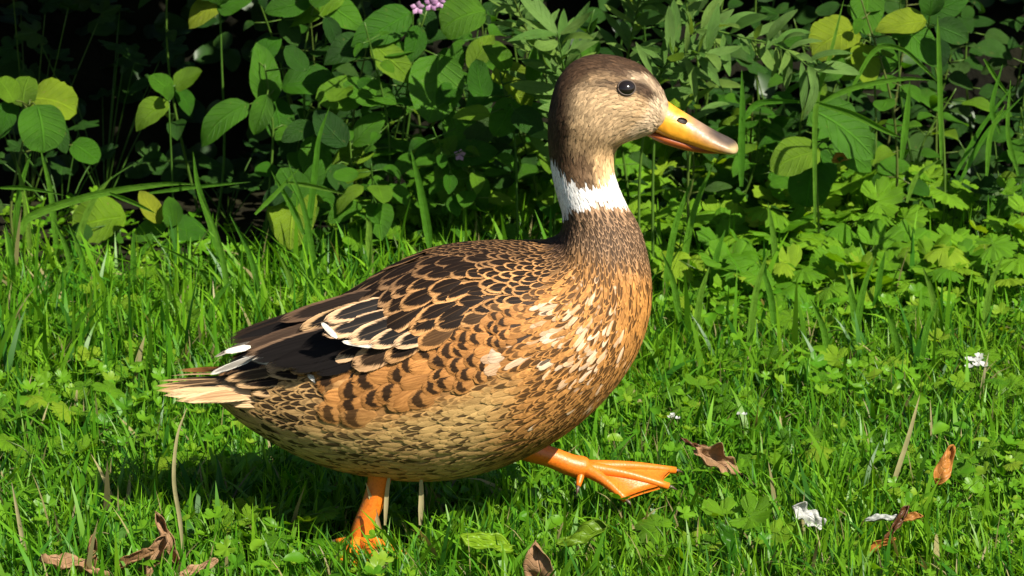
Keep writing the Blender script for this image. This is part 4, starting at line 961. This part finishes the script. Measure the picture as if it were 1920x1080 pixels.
# tail: a core wedge and a fan of feathers
tc = [W(560, 720, 0), W(470, 722, 0), W(400, 727, 0)]
tv, tf = tube(tc, [.032, .022, .006], 14, n=8, squash=1.0); 
tail = part('tail', tv, tf, M['skin'], duck, attrs={'colr': np.tile([.2, .12, .06], (len(tv), 1))})
for k in range(14):
    t = (k - 6.5) / 6.5; a = abs(t)
    rt = W(500 + 20 * a, 712 + 6 * a, 0); tp = W(288 + 60 * a ** 1.6, 722 - 2 * a, 0)
    rt = (rt[0], t * .036, rt[2]); tp = (tp[0], t * .066, tp[2] - .002 * (k % 2))
    b, d, cen = ((CRM, (.30, .17, .08), .75) if a > .45 else (BUF, DBR, .9))
    long_feather('tail_feather', rt, tp, .022, (0, t * .5, 1), b, d, cen, tail, bow=.003, sharp=.7)
for (r0, t0, wpx, y, b, d, cen) in [((560, 690), (455, 668), 16, .05, WHT, BUF, .2), ((480, 668), (392, 702), 14, .046, WHT, DBR, .6), ((540, 690), (420, 712), 24, .056, BUF, DBR, .9), ((560, 706), (440, 722), 28, .062, BUF, DBR, 1),
        ((590, 720), (470, 738), 30, .068, BUF, DBR, 1), ((600, 735), (490, 762), 24, .07, CRM, DBR, .5), ((575, 745), (430, 758), 24, .062, CRM, BUF, .3), ((540, 740), (380, 750), 24, .056, CRM, BUF, .3), ((520, 735), (320, 732), 22, .052, CRM, BUF, .4),
        ((640, 738), (575, 702), 16, .0885, WHT, BUF, .0), ((600, 702), (500, 700), 26, .072, BUF, DBR, 1), ((620, 728), (560, 722), 20, .084, BUF, DBR, .8)]:
    for sg in (1, -1):
        p = W(*r0, -y); q = W(*t0, -y + .012)
        long_feather('tail_feather', (p[0], -y * sg, p[2]), (q[0], -(y - .012) * sg, q[2]), wpx / PXM, (0, -.75 * sg, .65), b, d, cen, tail)

# ---- bill
BS = [((1250, 188), (1218, 243), .0170), ((1262, 197), (1238, 254), .0168), ((1276, 206), (1262, 264), .0162), ((1296, 218), (1292, 273), .0168), ((1320, 233), (1322, 281), .0188),
      ((1346, 248), (1350, 286), .0205), ((1366, 258), (1370, 288), .0195), ((1378, 265), (1380, 286), .0140), ((1383, 271), (1384, 280), .0060)]
B = catmull(np.array([np.concatenate([W(*d, 0)[[0, 2]], W(*v, 0)[[0, 2]], [w]]) for d, v, w in BS]), 48)
nb = 36; a = np.linspace(0, 2 * math.pi, nb, endpoint=False)
up_ = np.cos(a); prof = np.where(up_ > 0, np.abs(up_) ** 1.25, -np.abs(up_) ** .55 * .92)
bvv = np.empty((48, nb, 3)); c_ = (B[:, :2] + B[:, 2:4]) / 2; h_ = (B[:, :2] - B[:, 2:4]) / 2
for q in (0, 1): bvv[:, :, 2 * q] = c_[:, None, q] + h_[:, None, q] * prof
bvv[:, :, 1] = -B[:, 4:5] * np.sign(np.sin(a)) * np.abs(np.sin(a)) ** .9 * (1 - .12 * np.clip(up_, 0, 1))
bpx2, bpy2 = proj(np.stack([bvv[..., 0], 0 * bvv[..., 0], bvv[..., 2]], -1).reshape(-1, 3))
bcol = np.tile([.74, .32, .02], (len(bpx2), 1))
top_line = np.interp(bpx2, [1250, 1300, 1346, 1383], [188, 221, 248, 270])
k = ss(26 - (bpy2 - top_line), -14, 14) * ss(bpx2, 1272, 1312); bcol = lerp(bcol, [.24, .18, .14], k * .85)
k = ss(10 - (bpy2 - top_line), -6, 6) * ss(bpx2, 1310, 1345) ; bcol = lerp(bcol, [.05, .04, .035], k * .9)
bcol = lerp(bcol, [.60, .44, .2], ss(bpx2, 1350, 1374) * ss(bpy2, 262, 274) * .7)
bill = part('bill', bvv.reshape(-1, 3), [tuple(q) for q in grid_faces(48, nb, True)] + [tuple(range(nb))[::-1], tuple(47 * nb + q for q in range(nb))], M['bill'], duck, attrs={'colr': bcol})
lm = [W(1212, 246, 0), W(1245, 258, 0), W(1290, 271, 0), W(1330, 279, 0), W(1360, 282, 0)]
lv, lf = tube(lm, [.004, .006, .0062, .005, .003], 12, n=16); lv[:, 1] *= 2.1
part('lower_mandible', lv, lf, M['bill'], bill, attrs={'colr': np.tile([.30, .07, .012], (len(lv), 1))})
for sg in (-1, 1):
    c = W(1279, 221, 0); t = np.linspace(0, 2 * math.pi, 12, endpoint=False)
    hw = np.interp(c[0], B[:, 0], B[:, 4]) * .90
    pts = [(c[0] + .0052 * math.cos(q) + .0008 * math.sin(q), sg * (hw * .99 - .0035 * max(0, math.sin(q))), c[2] - .0016 * math.cos(q) + .0022 * math.sin(q)) for q in t]
    pts2 = [(x, y - sg * .006, z) for x, y, z in pts]; 
    part('nostril', pts + pts2, [tuple(range(12))] + [(q, (q + 1) % 12, 12 + (q + 1) % 12, 12 + q) for q in range(12)], M['dark'], bill)
# ---- eyes
def uvsphere(c, r, n=14, m=20, sq=(1, 1, 1)):
    th = np.linspace(0, math.pi, n); ph = np.linspace(0, 2 * math.pi, m, endpoint=False)
    v = np.stack([np.sin(th)[:, None] * np.cos(ph), np.sin(th)[:, None] * np.sin(ph), np.cos(th)[:, None] * np.ones(m)], -1) * r * np.array(sq) + c
    return v.reshape(-1, 3), grid_faces(n, m, True)
eI, eJ = None, None
pxg = bpx.reshape(NS, NT); pyg = bpy_.reshape(NS, NT)
for sg in (1, -1):
    msk = (np.hypot(pxg - 1173, pyg - 165) + 1e3 * (np.sign(-BP[..., 1]) != sg)); e = np.unravel_index(np.argmin(msk), msk.shape)
    p = BP[e]; nn = BN[e]
    v, f = uvsphere(p - nn * .0036, .0096, sq=(1.05, 1, .9)); eye = part('eye', v, f, M['eye'], duck)
    t = np.linspace(0, 2 * math.pi, 25); tx = np.cross(nn, [0, 0, 1]); tx /= np.linalg.norm(tx); ty = np.cross(tx, nn)
    ring = [p + nn * .0012 + tx * .0094 * math.cos(q) + ty * .0078 * math.sin(q) for q in t]
    v, f = tube(ring, [.0008] * 25, 6); part('eyelid', v, f, M['lid'], eye)
# ---- legs
def webfoot(leg, ankle, toes, hind, sole_up):
    ankle = np.array(ankle); parts_ = []
    for tp in toes:
        mid = (ankle + tp) / 2 + np.array(sole_up) * .003
        parts_.append(tube([ankle, mid, tp], [.0085, .0058, .0040], 8, n=9))
    for A, Bq in zip(toes[:-1], toes[1:]):                 # web, two sheets thick
        n1, n2 = 9, 7; top = np.empty((n1, n2, 3))
        for i in range(n1):
            s = .04 + .93 * i / (n1 - 1)
            for j in range(n2):
                w = j / (n2 - 1); e = s * (1 - .07 * math.sin(math.pi * w) * s)
                top[i, j] = ankle + ((A - ankle) * (1 - w) + (Bq - ankle) * w) * e - np.array(sole_up) * (.003 * math.sin(math.pi * w)) + np.array(sole_up) * .003 * math.sin(math.pi * s)
        g = grid_faces(n1, n2)
        parts_.append((np.vstack([(top + np.array(sole_up) * .0022).reshape(-1, 3), (top - np.array(sole_up) * .0022).reshape(-1, 3)]),
                       [tuple(q) for q in g] + [tuple(q[::-1] + n1 * n2) for q in g] + [((n1 - 1) * n2 + q, (n1 - 1) * n2 + q + 1, 2 * n1 * n2 - n2 + q + 1, 2 * n1 * n2 - n2 + q) for q in range(n2 - 1)]))
    parts_.append(tube([ankle, (ankle + hind) / 2, hind], [.005, .0042, .0028], 7, n=6))
    foot = part('foot', *join(*parts_), M['orange'], leg)
    for tp in list(toes) + [np.array(hind)]:
        d = np.array(tp) - ankle; d /= np.linalg.norm(d)
        part('claw', *tube([tp - d * .003, tp + d * .004, tp + d * .009 - np.array([0, 0, .002])], [.0026, .0019, .0004], 6), M['claw'], leg)
# standing leg
k0 = W(716, 840, -.045); k1 = W(712, 895, -.048); k2 = W(700, 940, -.05); k3 = W(683, 985, -.052); ank = W(676, 1012, -.054); ank[2] = max(ank[2], .012)
leg = part('leg', *tube([k0, k1, k2, k3, ank, ank + (ank - k3) * .35], [.019, .0125, .0112, .0118, .0115, .004], 14, n=28), M['orange'], duck)
toes = [np.array([ank[0] + dx, ank[1] + dy, .009]) for dx, dy in ((.052, -.040), (.022, -.066), (-.018, -.058))]
webfoot(leg, ank, toes, np.array([ank[0] - .026, ank[1] + .006, .014]), (0, 0, 1))
# lifted leg
y0 = .035
q0 = W(930, 815, y0 - .01); q1 = W(985, 842, y0); q2 = W(1030, 856, y0 + .006); q3 = W(1070, 872, y0 + .01); q4 = W(1092, 876, y0 + .012)
leg2 = part('leg', *tube([q0, q1, q2, q3, q4, q4 + (q4 - q3) * .5, q4 + (q4 - q3) * .9], [.017, .0125, .0112, .0118, .0118, .0085, .003], 14, n=32), M['orange'], duck)
t1 = W(1266, 882, y0 + .05); t2 = W(1254, 912, y0 + .012); t3 = W(1174, 938, y0 - .014)
webfoot(leg2, q4, [t1, t2, t3], W(1084, 912, y0 - .006), (.25, -.15, .95))

# ================================================================== fallen leaves and small things on the lawn
def dead_leaf(name, label, cat, px, py, lp, wp_, ang, mat, seed, curl=1.2, tilt=.6, z=.03, lobed=0.0, roll=0.0):
    r = np.random.default_rng(seed); z = z + .016; lp, wp_ = lp * 1.15, wp_ * 1.2; g = G(px, py, z); sc = (g[1] - CAM[1]) / (-CAM[1]) / PXM; L = lp * sc; Wd = wp_ * sc
    nv, nu = 21, 11; V = []; UV = []
    a1, a2, a3 = r.uniform(0, 6, 3)
    for i in range(nv):
        v = i / (nv - 1); w = max(.02, (v ** .5) * (1 - v) ** .55 * 1.5) * (1 + lobed * math.sin(v * 16 + a1))
        for j in range(nu):
            u = -1 + 2 * j / (nu - 1); th = u * curl * (1 + .3 * math.sin(5 * v + a2)); rad = 1 / max(curl, .2)
            x = math.sin(th) * rad * w * Wd * .5; zz = (1 - math.cos(th)) * rad * w * Wd * .5
            zz += L * (.06 * math.sin(7 * v + 3 * u + a3) + .03 * math.sin(17 * v - 5 * u + a1) + r.uniform(-.012, .012)) + roll * L * (v - .5) ** 2 * 2
            V.append((x, (v - .5) * L + L * .03 * math.sin(6 * u + a2), zz)); UV.append((.5 + .5 * u, v))
    V = np.array(V); f = grid_faces(nv, nu); k = len(V)
    me = mesh(name, V, f, M[mat], uv=UV); o = link(name, me)
    d = img_dir(ang, r.uniform(-.3, .3)); o.matrix_world = leaf_matrix(g, d, CAMV * (1 - tilt) + Vector((0, 0, tilt)) + Vector((r.uniform(-.3, .3), 0, 0)), 1.0)
    md = o.modifiers.new('thickness', 'SOLIDIFY'); md.thickness = .0006
    return tag(o, label, cat)
FL = 'fallen_leaf'; FC = 'leaf'
dead_leaf(FL, 'flat dry brown leaf strip with dark gaps in the near grass', FC, 140, 1062, 115, 34, 340, 'dead', 1, .5, .7, lobed=.15)
dead_leaf(FL, 'small upright piece of dry leaf beside the flat strip', FC, 173, 1035, 62, 36, 85, 'dead', 2, 1.4, .2)
dead_leaf(FL, 'tall curled brown leaf rising beside the jointed stalk', FC, 312, 1010, 96, 46, 110, 'dead', 3, 1.7, .2, z=.035, lobed=.2)
dead_leaf(FL, 'crumpled brown leaf in front of the tall curled leaf', FC, 288, 1045, 90, 58, 60, 'dead', 4, 1.4, .25, lobed=.15)
dead_leaf(FL, 'rolled brown leaf beside the crumpled leaf', FC, 255, 1050, 70, 44, 30, 'dead', 5, 1.8, .4)
dead_leaf(FL, 'pointed tan leaf lying right of the jointed stalk', FC, 372, 1068, 70, 34, 25, 'dead', 6, .8, .6)
dead_leaf(FL, 'smooth tan leaf tip poking up in the near grass', FC, 1012, 1062, 84, 64, 100, 'dead', 7, .8, .3)
dead_leaf(FL, 'curled brown leaf just ahead of the lifted foot', FC, 1345, 866, 84, 62, 330, 'dead', 8, 1.3, .45, lobed=.3, z=.035)
dead_leaf(FL, 'thin twisted brown leaf stalk behind the curled leaf', FC, 1310, 838, 64, 16, 160, 'dead_dark', 9, 1.2, .4, z=.04)
dead_leaf(FL, 'smooth oval orange leaf standing in the grass', FC, 1772, 873, 72, 40, 65, 'dead_orange', 10, .7, .15, z=.04)
dead_leaf(FL, 'dark red-brown rolled leaf in the near grass', FC, 1682, 985, 76, 30, 55, 'dead_dark', 11, 1.6, .4, z=.035)
dead_leaf(FL, 'rusty curled scrap of leaf below the dark red one', FC, 1650, 1025, 56, 30, 30, 'dead_orange', 12, 1.6, .5, z=.02)
dead_leaf(FL, 'rusty leaf end at the top of the dark red one', FC, 1708, 972, 40, 24, 10, 'dead_orange', 13, 1.2, .5, z=.04)
dead_leaf('fallen_petal', 'pale grey-white petal lying in the near grass', 'petal', 1515, 968, 60, 50, 325, 'petal_white', 14, .9, .2, z=.03, lobed=.3)
dead_leaf('fallen_petal', 'narrow white petal beside the dark red leaf', 'petal', 1655, 972, 58, 15, 5, 'petal_white', 15, .6, .6, z=.04)
dead_leaf(FL, 'broad fresh pale green leaf lying before the duck', FC, 912, 1018, 92, 58, 345, 'leaf_lobed', 16, .5, .5, z=.035)
dead_leaf(FL, 'darker green leaf beside the tan leaf tip', FC, 1092, 1005, 90, 48, 200, 'leaf', 17, .6, .55, z=.035)
dead_leaf(FL, 'dull green leaf beneath the pale petal', FC, 1365, 1012, 70, 46, 300, 'leaf', 18, .5, .5, z=.03)
dead_leaf(FL, 'orange-brown scrap of leaf caught among the ivy', FC, 1580, 296, 36, 26, 20, 'dead_orange', 19, 1.0, .3, z=.16)
dead_leaf(FL, 'brown piece of twig-like leaf in the gap below the bill', FC, 1465, 355, 60, 18, 330, 'dead', 20, 1.2, .4, z=.06)
def flower_head(label, px, py, n, spread, z, rad=.0058):
    g = G(px, py, z); root = empty('white_flower', (g[0], g[1], gz(g[0], g[1]))); tag(root, label, 'flower'); r = random.Random(px)
    base = np.array([g[0], g[1], gz(g[0], g[1])]); tb = []
    for k in range(n):
        c = g + np.array([r.uniform(-1, 1) * spread, r.uniform(-1, 1) * spread, r.uniform(-.4, .5) * spread]); fv = []
        tb.append(tube([base, (base + c) / 2 + np.array([.002, 0, .004]), c], [.0009, .0007, .0005], 4, n=5))
        for q in range(5):
            a = q * 1.257 + r.random(); d = np.array([math.cos(a), math.sin(a) * .7 - .3, .35 + .3 * math.sin(a)]); s = np.cross(d, [0, -.5, .8]); s /= np.linalg.norm(s)
            fv.append(([c, c + d * rad * .6 + s * rad * .4, c + d * rad, c + d * rad * .6 - s * rad * .4], [(0, 1, 2), (0, 2, 3)]))
        part('floret', *join(*fv), M['petal_white'], root)
    part('stem', *join(*tb), M['stem'], root)
flower_head('white flower cluster in the lawn above the orange leaf', 1830, 676, 12, .011, .06)
flower_head('tiny pale flower in the lawn ahead of the breast', 1262, 780, 4, .006, .045, .0036)
flower_head('pair of tiny white florets above the curled brown leaf', 1390, 775, 2, .005, .045, .0036)
